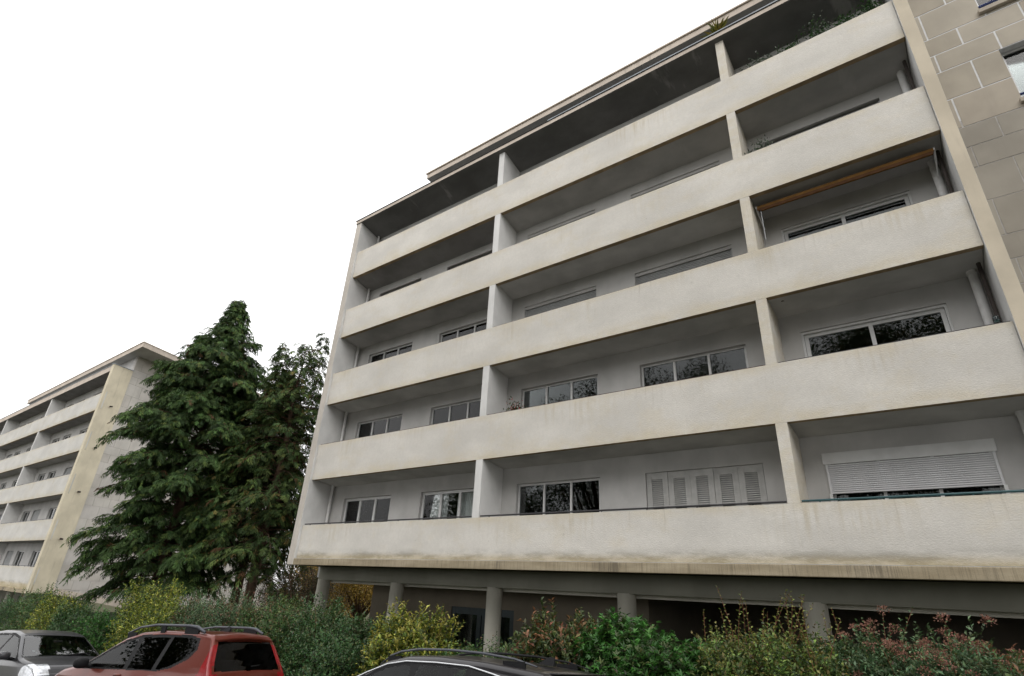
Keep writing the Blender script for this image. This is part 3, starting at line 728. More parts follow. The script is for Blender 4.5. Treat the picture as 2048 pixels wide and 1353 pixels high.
def shrub(name, label, x, y, h, rx, ry, pal, leaf=(.05, .026), ntw=900, nl=10, twl=(.16, .4), tips=None, whips=0, whl=(.4, .9), heads=0, wleaf=1.55,
          headcol=None, palm=False, group=None, upright=.5, fold=.25, lump=.34):
    z0 = zg(x, y)-.03
    root = empty(name, (x, y, z0), label, 'shrub', group)
    ph = rng.uniform(0, 6.28, 6)
    def lumpf(a, e): return 1+lump*(np.sin(a*3+ph[0])*np.cos(e*4+ph[1])*.6+np.sin(a*5+ph[2]+e*3)*.4+np.sin(a*2+ph[3])*.35)
    ntw = int(ntw*1.15); az = rng.uniform(0, 2*math.pi, ntw); el = np.arcsin(rng.uniform(-.75, 1, ntw))
    R = lumpf(az, el)*rng.uniform(.35, 1., ntw)**.45
    cz = h*.5
    o3 = np.stack([np.cos(el)*np.cos(az), np.cos(el)*np.sin(az), np.sin(el)], -1)
    o3 = np.sign(o3)*np.abs(o3)**.8; leaf = (leaf[0]*1.4, leaf[1]*1.4)
    tl = rng.uniform(*twl, ntw)
    p0 = o3*R[:, None]*np.array([rx, ry, h*.5]) + np.array([0, 0, cz]) - o3*tl[:, None]*.7
    p0[:, 2] = np.clip(p0[:, 2], .08, None)
    d = unit(o3 + np.array([0, 0, upright]) + rng.normal(0, .35, (ntw, 3)))
    # leaves in spirals along every twig
    k = np.tile(np.arange(nl), ntw); ti = np.repeat(np.arange(ntw), nl)
    s = (k+rng.uniform(.2, .8, len(k)))/nl
    dd = d[ti]; bs = p0[ti] + dd*(s*tl[ti])[:, None]
    a = unit(np.cross(dd, rng.normal(0, 1, (len(k), 3))))
    ld = unit(dd*.75 + a*1.0 + np.array([0, 0, .1]))
    nr = unit(np.array([0, 0, 1.]) + .5*o3[ti] + rng.normal(0, .35, (len(k), 3)))
    pal = pal + [(.05, .085, .03, 3.), (.08, .12, .045, 2.), (.13, .16, .05, .8), (.10, .075, .045, .25)]
    col = pick(pal, len(k), .35)
    if tips is not None:
        f_ = np.clip((s-.55)/.4, 0, 1)*(rng.uniform(0, 1, ntw)[ti] < tips[3]); tc = np.array(tips[:3])
        col = col*(1-f_[:, None]) + tc*f_[:, None]*rng.uniform(.75, 1.25, (len(k), 1))
    Ls = leaf[0]*rng.uniform(.4, 1.4, len(k)); Ws = leaf[1]*rng.uniform(.8, 1.2, len(k))
    B, D, N, L_, W_, Cc = [bs], [ld], [nr], [Ls], [Ws], [col]
    if palm:
        for sg in (-1, 1):
            sd_ = unit(np.cross(ld, nr)); B.append(bs); D.append(unit(ld+sd_*sg*.8)); N.append(nr); L_.append(Ls*.85); W_.append(Ws); Cc.append(col)
    # long shoots above the crown
    wm = MB(); hb = []
    for i in range(whips):
        a_ = rng.uniform(0, 6.28); q = rng.uniform(.1, .8)
        st = np.array([rx*q*math.cos(a_), ry*q*math.sin(a_), h*.6]); ln_ = rng.uniform(*whl)+h*.38
        dr = unit(np.array([rng.normal(0, .16), rng.normal(0, .16), 1.])); bend = rng.normal(0, .16, 3); bend[2] = -abs(bend[2])*.5
        tt = np.linspace(0, 1, 7); pts = st + dr*ln_*tt[:, None] + bend*ln_*(tt**2)[:, None]
        wm.tube([tuple(p) for p in pts], list(np.linspace(.005, .0015, 7)), 5)
        m_ = int(ln_/.045); t2 = np.linspace(.12, 1, m_); pb = st + dr*ln_*t2[:, None] + bend*ln_*(t2**2)[:, None]
        aa = np.arange(m_)*2.4+rng.uniform(0, 6); od = np.stack([np.cos(aa), np.sin(aa), np.full(m_, .7)], -1)
        B.append(pb); D.append(od); N.append(np.tile([0, 0, 1.], (m_, 1))+rng.normal(0, .3, (m_, 3))); sc = np.linspace(1.05, .5, m_)
        L_.append(wleaf*leaf[0]*sc*rng.uniform(.8, 1.2, m_)); W_.append(wleaf*leaf[1]*sc*1.05); cw = pick(pal, m_)
        if tips is not None: cw = cw*.6+np.array(tips[:3])*.4
        cw = np.clip(cw*1.25, 0, 1)
        Cc.append(cw); hb.append(pts[-1])
    leaves_mesh('foliage', np.concatenate(B), np.concatenate(D), np.concatenate(N), np.concatenate(L_), np.concatenate(W_), np.concatenate(Cc), LEAF, root, fold, .12)
    if whips: wm.build('shoots', REDT, root, fix=False)
    if heads:
        # fluffy seed heads at twig tips on the upper side
        cand = np.argsort(-(p0[:, 2]+d[:, 2]*tl+rng.normal(0, .25, ntw)))[:heads*2]; cand = rng.permutation(cand)[:heads]
        hp = p0[cand]+d[cand]*tl[cand][:, None]
        if hb: hp = np.concatenate([hp, np.array(hb)[::3]])
        m_ = 60; ti = np.repeat(np.arange(len(hp)), m_)
        dirs = unit(rng.normal(0, 1, (len(ti), 3))+np.array([0, 0, .5]))
        rad = rng.uniform(0, 1, len(ti))**.5
        leaves_mesh('seed_heads', hp[ti]+dirs*rad[:, None]*np.array([.075, .075, .05]), dirs, rng.normal(0, 1, (len(ti), 3)), .024, .016, pick(headcol, len(ti), .3), PETAL, root)
    st = MB()
    for i in range(9):
        a_ = i*.7+rng.uniform(0, .5); e = np.array([rx*.55*math.cos(a_), ry*.55*math.sin(a_), h*rng.uniform(.55, .8)])
        st.tube([(e[0]*.08, e[1]*.08, 0), tuple(e*np.array([.55, .55, .5])), tuple(e)], [.022, .014, .006], 6)
    st.build('stem', TWIG, root, fix=False)
    return root

DKG = [(0.0486, 0.1257, 0.041, 4), (0.0776, 0.1677, 0.0522, 3), (0.097, 0.1573, 0.0559, 1.5), (0.0583, 0.1153, 0.0559, 1)]
MIX = [(0.0676, 0.1521, 0.0463, 4), (0.1062, 0.2066, 0.058, 3), (0.1739, 0.2391, 0.0773, 2), (0.2512, 0.1521, 0.0773, 0.5)]
YLG = [(0.2366, 0.2912, 0.0455, 3), (0.364, 0.3822, 0.0546, 3), (0.1638, 0.2366, 0.0364, 3), (0.5096, 0.4914, 0.091, 1.2)]
BRG = [(0.0563, 0.1771, 0.0308, 4), (0.0805, 0.2334, 0.0431, 3), (0.0403, 0.1288, 0.0246, 3)]
PHO = [(0.084, 0.119, 0.035, 4), (0.126, 0.14, 0.042, 2), (0.28, 0.119, 0.07, 1.4), (0.056, 0.084, 0.028, 2)]
SML = [(0.1652, 0.2563, 0.0618, 3), (0.236, 0.3373, 0.0741, 2.5), (0.1063, 0.1888, 0.0495, 3), (0.3305, 0.3506, 0.0989, 0.8)]
GRY = [(0.1008, 0.1928, 0.0869, 3), (0.1714, 0.2608, 0.1352, 2), (0.0706, 0.1361, 0.058, 3), (0.2621, 0.3175, 0.1739, 0.7)]
PINK = [(.30, .15, .11, 3), (.36, .20, .15, 2), (.2, .1, .07, 2)]

def ph(X, Y, ztop): return ztop - zg(X, Y) + .03
G = 'shrubs of the planted strip behind the parked cars'
YH = -3.1
def S(X, ztop, rx, pal, label, ry=.8, y=YH, **k):
    return shrub('shrub', label, X, y, ph(X, y, ztop), rx, ry, pal, group=G, **k)
# far left end, beyond the grey car
S(-15.6, 1.30, 1.5, DKG, 'dark green shrub at the far end of the planted strip', ntw=1500)
S(-12.6, 1.62, 1.6, MIX, 'green shrub with reddish tips below the yellow end wall', ntw=1700, whips=8, whl=(.1, .4))
S(-9.2, 1.55, 1.4, YLG, 'yellow variegated shrub behind the silver grey car roof', ntw=1700, y=-3.4)
S(-7.2, 1.40, 1.0, DKG, 'dark green shrub next to the yellow variegated one behind the silver grey car', ntw=1300, y=-3.4)
S(-4.1, 1.35, .8, BRG, 'small bright green shrub beside the dark gap in the planting', ntw=1100, y=-3.6)
S(-2.2, 2.2, 1.15, YLG, 'tall golden yellow shrub under the conifer trunks', ntw=2300, whips=6, whl=(.0, .2))
S(-.6, 1.75, .9, YLG, 'golden shrub spilling towards the red car roof', ntw=1500, y=-3.6)
S(.9, 2.0, 1.15, GRY, 'grey green small-leaved shrub behind the red car windscreen', leaf=(.034, .02), ntw=2800, tips=(.22, .10, .07, .2), whips=8, whl=(.0, .25))
S(2.7, 2.05, 1.2, GRY, 'grey green shrub with pinkish tips behind the red car roof rails', leaf=(.034, .02), ntw=3000, tips=(.24, .11, .08, .3), whips=10, whl=(.0, .25))
S(4.6, 2.02, 1.2, MIX, 'rusty green shrub in front of the first column', leaf=(.036, .022), ntw=3000, tips=(.22, .12, .06, .22), whips=8, whl=(.0, .25))
S(6.5, 1.98, 1.25, DKG, 'dark glossy shrub between the red car and the black car', leaf=(.042, .024), ntw=3000, tips=(.12, .10, .05, .2), whips=6, whl=(0., .25))
S(7.6, 1.55, .9, DKG, 'low dark shrub in front of the golden privet', leaf=(.042, .024), ntw=2000, y=-3.9)
S(9.05, 2.02, .82, YLG, 'golden privet bush with upright tips in front of the petrol door', leaf=(.055, .026), ntw=1900, tips=(.33, .29, .06, .5), whips=16, whl=(.0, .4), upright=.9)
S(9.75, 1.55, .5, YLG, 'small arching golden bush beside the privet', leaf=(.055, .026), ntw=600, whips=7, whl=(.0, .25), y=-3.3)
S(10.75, 1.62, .75, MIX, 'low green shrub at the foot of the third column', leaf=(.036, .02), ntw=1600)
S(11.5, 1.45, .6, BRG, 'low bright green shrub over the black car roof', leaf=(.045, .024), ntw=900, y=-3.8)
S(12.45, 2.15, .85, PHO, 'photinia shrub with coppery young leaves', leaf=(.062, .03), ntw=1500, tips=(.28, .13, .06, .28), whips=7, whl=(.0, .2))
S(13.55, 2.26, .75, BRG, 'bright green bush with fingered leaves', leaf=(.062, .02), ntw=1100, palm=True, lump=.15)
S(14.35, 2.05, .85, BRG, 'broad bright green bush with fingered leaves and one white blossom', leaf=(.062, .02), ntw=1300, palm=True, y=-3.4, lump=.15)
S(15.25, 2.1, .75, SML, 'loose shrub with tall wand-like shoots rising before the beam', leaf=(.036, .022), ntw=2600, whips=22, whl=(.15, .75), tips=(.15, .12, .03, .5))
S(16.0, 2.1, .6, SML, 'shrub with thin red-stemmed shoots in front of the fifth column', leaf=(.036, .022), ntw=2400, whips=14, whl=(.1, .7), tips=(.16, .12, .03, .4))
S(16.85, 2.2, .7, GRY, 'spiraea bush with faded pink seed heads', leaf=(.04, .019), ntw=2400, whips=7, whl=(.0, .5), heads=26, headcol=PINK)
S(17.6, 2.2, .7, GRY, 'spiraea bush thick with rusty seed heads at the end of the row', leaf=(.04, .019), ntw=2400, whips=4, whl=(.0, .35), heads=28, headcol=PINK, y=-3.0)
S(18.3, 2.15, .7, PHO, 'copper and yellow green shrub past the spiraea', leaf=(.05, .026), ntw=1300, tips=(.24, .12, .06, .25), whips=6, whl=(.0, .25))
S(19.6, 2.05, .9, MIX, 'green shrub at the foot of the stone wall', leaf=(.045, .024), ntw=1500)
FILL = [(-10.9, 1.35, MIX, 'between the two shrubs below the far end wall'), (-5.6, 1.25, DKG, 'beside the small bright green one'), (-.1, 1.75, DKG, 'behind the golden shrubs'), (3.6, 1.85, DKG, 'behind the pink-tipped one'),
        (5.6, 1.85, MIX, 'at the foot of the second column'), (7.9, 1.75, DKG, 'left of the golden privet'), (10.2, 1.5, DKG, 'under the petrol door'), (11.6, 1.62, DKG, 'behind the low bright green one'),
        (13.0, 1.85, DKG, 'between the photinia and the fingered leaves'), (14.9, 1.9, DKG, 'behind the wand-like shoots'), (16.4, 1.85, DKG, 'before the fifth column'), (17.3, 1.8, MIX, 'between the two spiraeas'), (18.9, 1.9, DKG, 'near the stone wall')]
for x, zt_, pal_, lab in FILL:
    shrub('shrub', 'plain dark green shrub ' + lab, x, -2.45, ph(x, -2.45, zt_), 1.0, .6, pal_, leaf=(.042, .024), ntw=1300, whips=5, whl=(0., .2), group='plain shrubs at the back of the planted strip')
b_ = empty('white_flower', (14.18, -4.13, 1.62), 'single small white blossom among bright green fingered leaves', 'flower')
nn = 10; aa = np.linspace(0, 6.28, nn, endpoint=False)
leaves_mesh('petals', np.zeros((nn, 3)), np.stack([np.cos(aa), np.full(nn, -.5), np.sin(aa)], -1), np.tile([0, -1., 0], (nn, 1)), .03, .018, np.full((nn, 3), .75), PETAL, b_)['kind'] = ''

def conifer(name, label, x, y, prof, tr, nbr, seed, pal, density=1., lean=(0, 0), clear=2.2, leaders=()):
    """prof: list of (height, radius). Drooping flat sprays along every bough."""
    global rng; keep = rng; rng = np.random.default_rng(seed)
    z0 = zg(x, y)-.1; root = empty(name, (x, y, z0), label, 'tree', 'conifers between the two buildings')
    H = prof[-1][0]; hz = [p[0] for p in prof]; hr = [p[1] for p in prof]
    tm = MB(); zz = np.linspace(0, H*.97, 12)
    tpts = [(lean[0]*(q/H)**1.5+.06*math.sin(q), lean[1]*(q/H)**1.5+.05*math.cos(q*1.3), q) for q in zz]
    tm.tube(tpts, [max(tr*(1-q/H)**.8, .012)*(1.25 if q < .3 else 1) for q in zz], 12); tm.build('trunk', BARK, root, smooth=True, fix=False)
    bm_ = MB(); P, D, Nn, Sc, Br = [], [], [], [], []
    axes = [(0, 0, clear, H, 1.)] + [(lx, ly, lz0, lz1, .55) for lx, ly, lz0, lz1 in leaders]
    for (lx, ly, lz0, lz1, sc_) in axes:
        nb = int(nbr*(1 if sc_ == 1 else .16))
        for i in range(nb):
            t = (i+rng.uniform(0, 1))/nb; bz = lz0+(lz1-lz0)*t**.92; az = i*2.399+rng.uniform(-.4, .4)
            if sc_ == 1: R = np.interp(bz, hz, hr)
            else: R = max(.18, (lz1-bz)*.28)
            L = R*(rng.uniform(.5, 1.0) if rng.uniform() < .8 else rng.uniform(1., 1.12)); ax = np.array([lx+lean[0]*(bz/H)**1.5, ly+lean[1]*(bz/H)**1.5, bz])
            o2 = np.array([math.cos(az), math.sin(az), 0]); side = np.array([-o2[1], o2[0], 0])
            rise = rng.uniform(.1, .55); dr = rng.uniform(.3, .55)
            ss = np.linspace(0, 1, 6)
            pts = ax + o2*L*ss[:, None] + np.array([0, 0, 1.])*(L*rise*ss - L*dr*ss**2)[:, None]
            if L > .5: bm_.tube([tuple(p) for p in pts], list(np.linspace(min(.05, .012+L*.008), .006, 6)), 5)
            ns = int(max(5, L*9)*density)
            st = rng.uniform(.22 if L > 1.5 else .05, 1., ns)**.8
            for s in st:
                b0 = ax + o2*L*s + np.array([0, 0, L*rise*s-L*dr*s*s])
                sg = rng.choice((-1, 1)); ll = rng.uniform(.35, .95)*(.35+.5*min(L, 3)/3)*(1.1-.4*s)
                dd = unit(o2*rng.uniform(.35, 1.)+side*sg*rng.uniform(.3, 1.)+np.array([0, 0, rng.uniform(-.55, .4)]))
                nk = max(3, int(ll/.11)); uq = np.linspace(.15, 1, nk)
                pp = b0 + dd*ll*uq[:, None] + np.array([0, 0, -1.])*(ll*.35*uq**2)[:, None]
                P.append(pp); lat = np.cross(dd, [0, 0, 1.])
                dv = dd*.7 + lat*rng.choice((-1, 1), (nk, 1))*rng.uniform(.1, .8, (nk, 1)) + np.array([0, 0, -1.])*(.2+.8*uq+rng.uniform(-.3, .4))[:, None]
                D.append(dv); Nn.append(np.tile([0, 0, 1.], (nk, 1))+rng.normal(0, .35, (nk, 3))+o2*.4); Sc.append(np.full(nk, rng.uniform(.8, 1.2)))
                Br.append(np.full(nk, 1. if rng.uniform() < .018 else (rng.uniform(.0, .5) if s > .75 else 0.)))
    bm_.build('boughs', BARK, root, fix=False)['kind'] = 'stuff'
    P = np.concatenate(P); D = unit(np.concatenate(D)); Nn = np.concatenate(Nn); Sc = np.concatenate(Sc); Br = np.concatenate(Br)
    n = len(P); sd_ = unit(np.cross(D, Nn))
    Bs, Ds, Ls, Cs = [], [], [], []
    base = pick(pal, n, .3)
    brown = np.where(Br[:, None] == 1., np.array([.11, .06, .028]), base*(1+Br[:, None]*1.5))
    for off, ang, ln_ in ((0, 0, 1.), (.05, .75, .7), (.05, -.75, .7), (.14, .6, .6), (.14, -.6, .6), (.21, .45, .45), (.21, -.45, .45)):
        jit = rng.normal(0, .12, (n, 3))
        Bs.append(P + D*(off*Sc)[:, None]); Ds.append(unit(D*math.cos(ang)+sd_*math.sin(ang)+jit+np.array([0, 0, -.12*abs(ang)]))); Ls.append(.27*ln_*Sc); Cs.append(brown*rng.uniform(.8, 1.2, (n, 1)))
    Bs = np.concatenate(Bs); Ds = np.concatenate(Ds); Ls = np.concatenate(Ls); Cs = np.concatenate(Cs)
    leaves_mesh('crown', Bs, Ds, np.tile(Nn, (7, 1)), Ls, (.020+Ls*.085), Cs, NEEDLE, root, .1, .18)
    rng = keep; return root
CON = [(0.0488, 0.087, 0.0271, 4), (0.0682, 0.116, 0.0335, 3), (0.0358, 0.066, 0.023, 3), (0.0976, 0.1319, 0.0335, 1)]
CON2 = [(0.0494, 0.0828, 0.0248, 4), (0.0791, 0.1114, 0.0294, 3), (0.0351, 0.0628, 0.0203, 3), (0.1231, 0.1, 0.0317, 0.8)]
conifer('conifer', 'tall broad dark green conifer with drooping sprays in front of the far gable', -9.9, 0.,
        [(0, 2.4), (3.2, 2.7), (5, 2.9), (7.5, 3.15), (9.5, 3.4), (11.5, 3.2), (13, 2.5), (14.4, 1.5), (15.6, .8), (17.2, .15)], .30, 330, 11, CON, 1.6, clear=3.0,
        leaders=[(-1.5, -.6, 11.5, 15.4), (1.3, -.3, 10.5, 14.0), (-2.2, -1.2, 9.5, 13.4), (.6, 1.2, 10, 13.6)])
conifer('conifer', 'darker conifer with a bare lower trunk growing between the other two', -8.0, 2.6,
        [(0, 2.6), (3, 3.0), (6, 3.0), (9, 2.4), (12, 1.2), (13.4, .15)], .24, 190, 12, CON2, 1.2, clear=4.4)
conifer('conifer', 'slender open-topped conifer beside the white end of the near building', -6.2, 2.2,
        [(0, 2.2), (3, 2.3), (6, 2.6), (9, 2.5), (11.5, 2.1), (13., 1.5), (14.4, .35)], .24, 200, 13, CON2, .62, clear=3.6,
        leaders=[(-1.3, -.4, 11.0, 14.6), (1.0, .3, 10.8, 14.9), (.2, -1.2, 10, 13.6)])

def broadleaf(name, label, x, y, h, cr, pal, n, seed, tr=.22, ls=.09):
    global rng; keep = rng; rng = np.random.default_rng(seed)
    z0 = zg(x, y)-.1; root = empty(name, (x, y, z0), label, 'tree')
    tm = MB(); tm.tube([(0, 0, 0), (.1, .05, h*.2), (.05, 0, h*.38)], [tr*1.2, tr, tr*.8], 12)
    cl = []
    for i in range(16):
        a = i*2.4; el = rng.uniform(.25, 1.2); L = cr*rng.uniform(.6, 1.05)
        e = np.array([math.cos(a)*math.cos(el)*L, math.sin(a)*math.cos(el)*L, h*.38+math.sin(el)*L*(h*.6/cr)])
        s0 = np.array([.05, 0, h*rng.uniform(.25, .4)]); mid = (s0+e)/2+rng.normal(0, .25, 3)
        tm.tube([tuple(s0), tuple(mid), tuple(e)], [tr*.5, tr*.25, .02], 7); cl += [e, mid*.35+e*.65, e*.7+mid*.3+rng.normal(0, .5, 3)]
    tm.build('trunk', BARK, root, smooth=True, fix=False)
    cl = np.array(cl); ti = rng.integers(0, len(cl), n); d = unit(rng.normal(0, 1, (n, 3)))
    p = cl[ti]+d*(rng.uniform(0, 1, n)**.5*cr*.33)[:, None]
    leaves_mesh('crown', p, unit(d+rng.normal(0, .5, (n, 3))+np.array([0, 0, -.4])), rng.normal(0, .5, (n, 3))+np.array([0, 0, 1.]), ls*rng.uniform(.6, 1.2, n), ls*.6, pick(pal, n, .3), LEAF, root)
    rng = keep; return root
GOLD = [(0.405, 0.2565, 0.0405, 3), (0.297, 0.2025, 0.0405, 3), (0.216, 0.1755, 0.0405, 2), (0.459, 0.297, 0.081, 1)]
RUST = [(.05, .05, .02, 3), (.10, .05, .03, 2), (.04, .045, .02, 3), (.13, .08, .03, 1)]
broadleaf('autumn_tree', 'golden autumn tree seen through the open ground floor', -11.6, 12.5, 6.2, 3.4, GOLD, 26000, 21, .16, .11)
broadleaf('autumn_tree', 'yellow autumn tree standing farther back behind the columns', -21., 19.5, 7.5, 4.6, GOLD, 26000, 22, .2, .14)
broadleaf('autumn_tree', 'broad amber tree at the back of the garden', -31., 26., 9., 6., GOLD, 26000, 25, .25, .2)
broadleaf('autumn_tree', 'dull green and amber tree at the back of the garden', -36., 38., 11., 7., RUST, 22000, 26, .25, .28)
broadleaf('small_tree', 'small rust and dark green tree left of the first column', -4.3, 3.6, 4.6, 1.7, RUST, 16000, 23, .09, .06)
broadleaf('small_tree', 'small dark tree with purple brown leaves behind the conifer trunks', -13.6, 9., 5.2, 2.2, RUST, 14000, 24, .1, .08)

# trees on the other side of the street, behind the photographer (seen in the window reflections, shade the balconies); made tall, second row added, to block low sky
STREET = [(.05, .085, .025, 4), (.08, .10, .03, 3), (.14, .11, .03, 1.5), (.035, .06, .02, 3)]
for i, (x, y, h, lab) in enumerate(((-14, -25, 19, 'street tree across the road, farthest down the slope'), (-3, -25, 20, 'street tree across the road facing the grey car'),
        (8, -25, 20, 'street tree across the road facing the red car'), (19, -25, 21, 'tall street tree across the road facing the third balcony bay'),
        (30, -25, 20, 'street tree across the road facing the stone stair block'), (41, -24, 19, 'street tree across the road, highest up the slope'), (2.5, -30, 23, 'added second-row tree behind those facing the grey and red cars'),
        (13.5, -30, 23, 'added second-row tree behind those facing the red and black cars'), (24.5, -30, 24, 'added second-row tree behind those facing the stair block'))):
    broadleaf('street_tree', lab, x, y, h, 6.2, STREET, 36000, 40+i, .3, .22)['group'] = 'trees across the road'

# ------------------------------------------------------------------ parked cars
def carpaint(name, col, metallic=.35, rough=.3):
    m = NT(name); P = m.objco()
    n = m.noise(P, 260, 2); rain = m.ramp(m.noise(P, 95, 2, .5), .60, .66)
    c = m.mix(m.ramp(n, .3, .7), tuple(x*.85 for x in col), tuple(x*1.15 for x in col))
    b = m.bsdf(c, rough, .5, bump=rain, bstr=.12, bdist=.004, Metallic=metallic)
    b.inputs['Coat Weight'].default_value = .5; b.inputs['Coat Roughness'].default_value = .06; return m.m
REDP = carpaint('paint_red', (.15, .026, .014), .35); GREYP = carpaint('paint_grey', (.05, .05, .055), .15); BLKP = carpaint('paint_black', (.014, .012, .014), .2)
PLAST = simple('black_plastic', (.012, .012, .013), .6, .2, .15, 20)
RUBBER = simple('tyre_rubber', (.018, .018, .018), .85, .2, .1, 20)
RIM = simple('rim_alloy', (.35, .35, .36), .3, .5, .05, 10, Metallic=.8)
RAILS = simple('roof_rail_grey', (.10, .105, .12), .45, .4, .06, 10, Metallic=.4)
CHROME = simple('chrome', (.75, .76, .78), .12, .5, .02, 10, Metallic=1.)
SEAT = simple('seat_fabric', (.03, .03, .033), .9, .1, .2, 12)
CABIN = simple('cabin_plastic', (.04, .04, .043), .8, .2, .1, 12)
LAMPW = simple('headlamp_reflector', (.72, .74, .77), .14, .6, .18, 22, Metallic=.55)
LAMPR = simple('tail_lamp_red', (.26, .014, .016), .15, .6, .15, 18)
PLATEW = simple('paper_white', (.75, .76, .74), .6, .3, .03, 10)

def spline(pts, n=200):
    """monotone piecewise curve z(x) by dense smoothing of the polyline"""
    xs = np.array([p[0] for p in pts]); zs = np.array([p[1] for p in pts]); o_ = np.argsort(xs); return xs[o_], zs[o_]

def car(name, label, loc, yawd, pitchd, rolld, prof, half, tumble, paint, wheels, wsr, rear, dlo, trim, panes, nose=.78, tail=.92, gl=None, glr=None, lamps=None):
    root = empty(name, loc, label, 'car', 'cars parked along the planted strip')
    root.rotation_euler = (math.radians(rolld), -math.radians(pitchd), math.radians(yawd))
    px, pz = spline(prof); x0, x1 = px[0], px[-1]
    tz = np.array([t[0] for t in tumble]); tw = np.array([t[1] for t in tumble])*half
    def ztop(x):
        a = np.interp(x, px, pz); h = .05
        return .5*a+.25*(np.interp(x-h, px, pz)+np.interp(x+h, px, pz)) if x0+.12 < x < x1-.12 else a
    def plan(x):
        if x > 0: return 1-(1-nose)*(x/x1)**4.5
        return 1-(1-tail)*(x/x0)**5
    def T(z): return np.interp(z, tz, tw)
    xs = np.unique(np.concatenate([np.linspace(x0, x1, 230), np.linspace(x0, x0+.45, 70), np.linspace(x1-.6, x1, 60)]))
    NS, NA, NT_ = 84, 8, 16; zb = .22; ZF = np.concatenate([np.linspace(0, .35, 24, endpoint=False), np.linspace(.35, 1, 60)])
    V = []; NP = NS+NA+NT_
    rows = []
    for x in xs:
        zt = ztop(x); rad = min(.09, (zt-zb)*.4); ze = zt-rad*1.1; row = []
        for i in range(NS):
            z = zb+(ze-zb)*ZF[i]; row.append((x, T(z)*plan(x), z))
        we = T(ze)*plan(x); crown = .055*min(1, (zt-zb)/.8)
        for i in range(1, NA+1):
            t = i/NA*math.pi/2; row.append((x, we-rad*(1-math.cos(t)), ze+(rad*1.1-crown*.35)*math.sin(t)))
        yl, zl_ = row[-1][1], row[-1][2]
        for i in range(1, NT_+1):
            q = 1-i/NT_; row.append((x, yl*q, zl_+(zt-zl_)*(1-q*q)))
        rows.append(row)
    def inpoly(x, z, poly):
        c = False; n = len(poly)
        for i in range(n):
            (xa, za), (xb, zb_) = poly[i], poly[(i+1) % n]
            if (za > z) != (zb_ > z) and x < (xb-xa)*(z-za)/(zb_-za)+xa: c = not c
        return c
    parts = {}
    def put(key, quad):
        parts.setdefault(key, MB()).add(quad, [(0, 1, 2, 3)])
    for i in range(len(xs)-1):
            for j in range(NP-1):
                q = [rows[i][j], rows[i+1][j], rows[i+1][j+1], rows[i][j+1]]
                cx = sum(p[0] for p in q)/4; cy = sum(p[1] for p in q)/4; cz = sum(p[2] for p in q)/4
                key = 'body'
                if j < NS+2:
                    for wx, wr in wheels:
                        d2 = (cx-wx)**2+(cz-.33)**2
                        if d2 < wr**2: key = None
                        elif d2 < (wr+.045)**2: key = 'arch_trim'
                    if key == 'body' and cz < .36: key = 'sill'
                    for pi, poly in enumerate(panes):
                        if inpoly(cx, cz, poly): key = ('pane', pi)
                    if key == 'body' and inpoly(cx, cz, trim): key = 'window_trim'
                if key == 'body' and j > NS-3:
                    if wsr[0] < cx < wsr[1] and cy < T(cz)*plan(cx)*(.93): key = 'windscreen'
                    elif wsr[0]-.02 < cx < wsr[1]+.03 and cy < T(cz)*plan(cx)*.95: key = 'window_trim'
                    if rear and rear[0] < cz < rear[1] and cx < rear[2] and cy < T(cz)*plan(cx)*rear[3]: key = 'rear_window'
                for lk, fn in (lamps or {}).items():
                    if key in ('body', 'window_trim') and fn(cx, cy, cz, j): key = (lk, 0)
                if key is None: continue
                for sgn in (1, -1):
                    qq = [(p[0], p[1]*sgn, p[2]) for p in q]
                    put(key+(sgn,) if isinstance(key, tuple) else key, qq if sgn > 0 else qq[::-1])
    # end caps
    for r_ in (rows[0], rows[-1]):
        for j in range(NP-1): put('body', [(*r_[j],), (*r_[j+1],), (r_[j+1][0], -r_[j+1][1], r_[j+1][2]), (r_[j][0], -r_[j][1], r_[j][2])])
    mats = {'body': paint, 'arch_trim': paint if gl == 'plain' else PLAST, 'sill': PLAST, 'window_trim': PLAST, 'windscreen': WSGLASS, 'rear_window': CGLASSD}
    for key, mb_ in parts.items():
        if isinstance(key, tuple):
            nm = {'pane': 'side_window', 'head': 'headlight', 'tail': 'tail_light'}[key[0]]
            mt = (glr[key[1]] if key[0] == 'pane' else (LAMPW if key[0] == 'head' else LAMPR))
        else: nm = key; mt = mats[key]
        o = mb_.build(nm, mt, root, fix=False, smooth=True)
        bm = bmesh.new(); bm.from_mesh(o.data); bmesh.ops.remove_doubles(bm, verts=bm.verts, dist=.0004); bmesh.ops.recalc_face_normals(bm, faces=bm.faces)
        bm.to_mesh(o.data); bm.free(); o.data.polygons.foreach_set('use_smooth', [True]*len(o.data.polygons))
    # floor pan, seats, dash, wheel
    m = MB(); m.box(x0+.35, x1-.35, -half*.68, half*.68, .2, .62); m.build('floor_pan', CABIN, root)
    m = MB(); m.box(wsr[1]-.42, wsr[1]-.02, -half*.78, half*.78, .62, .93); m.build('dashboard', CABIN, root, bevel=.05)
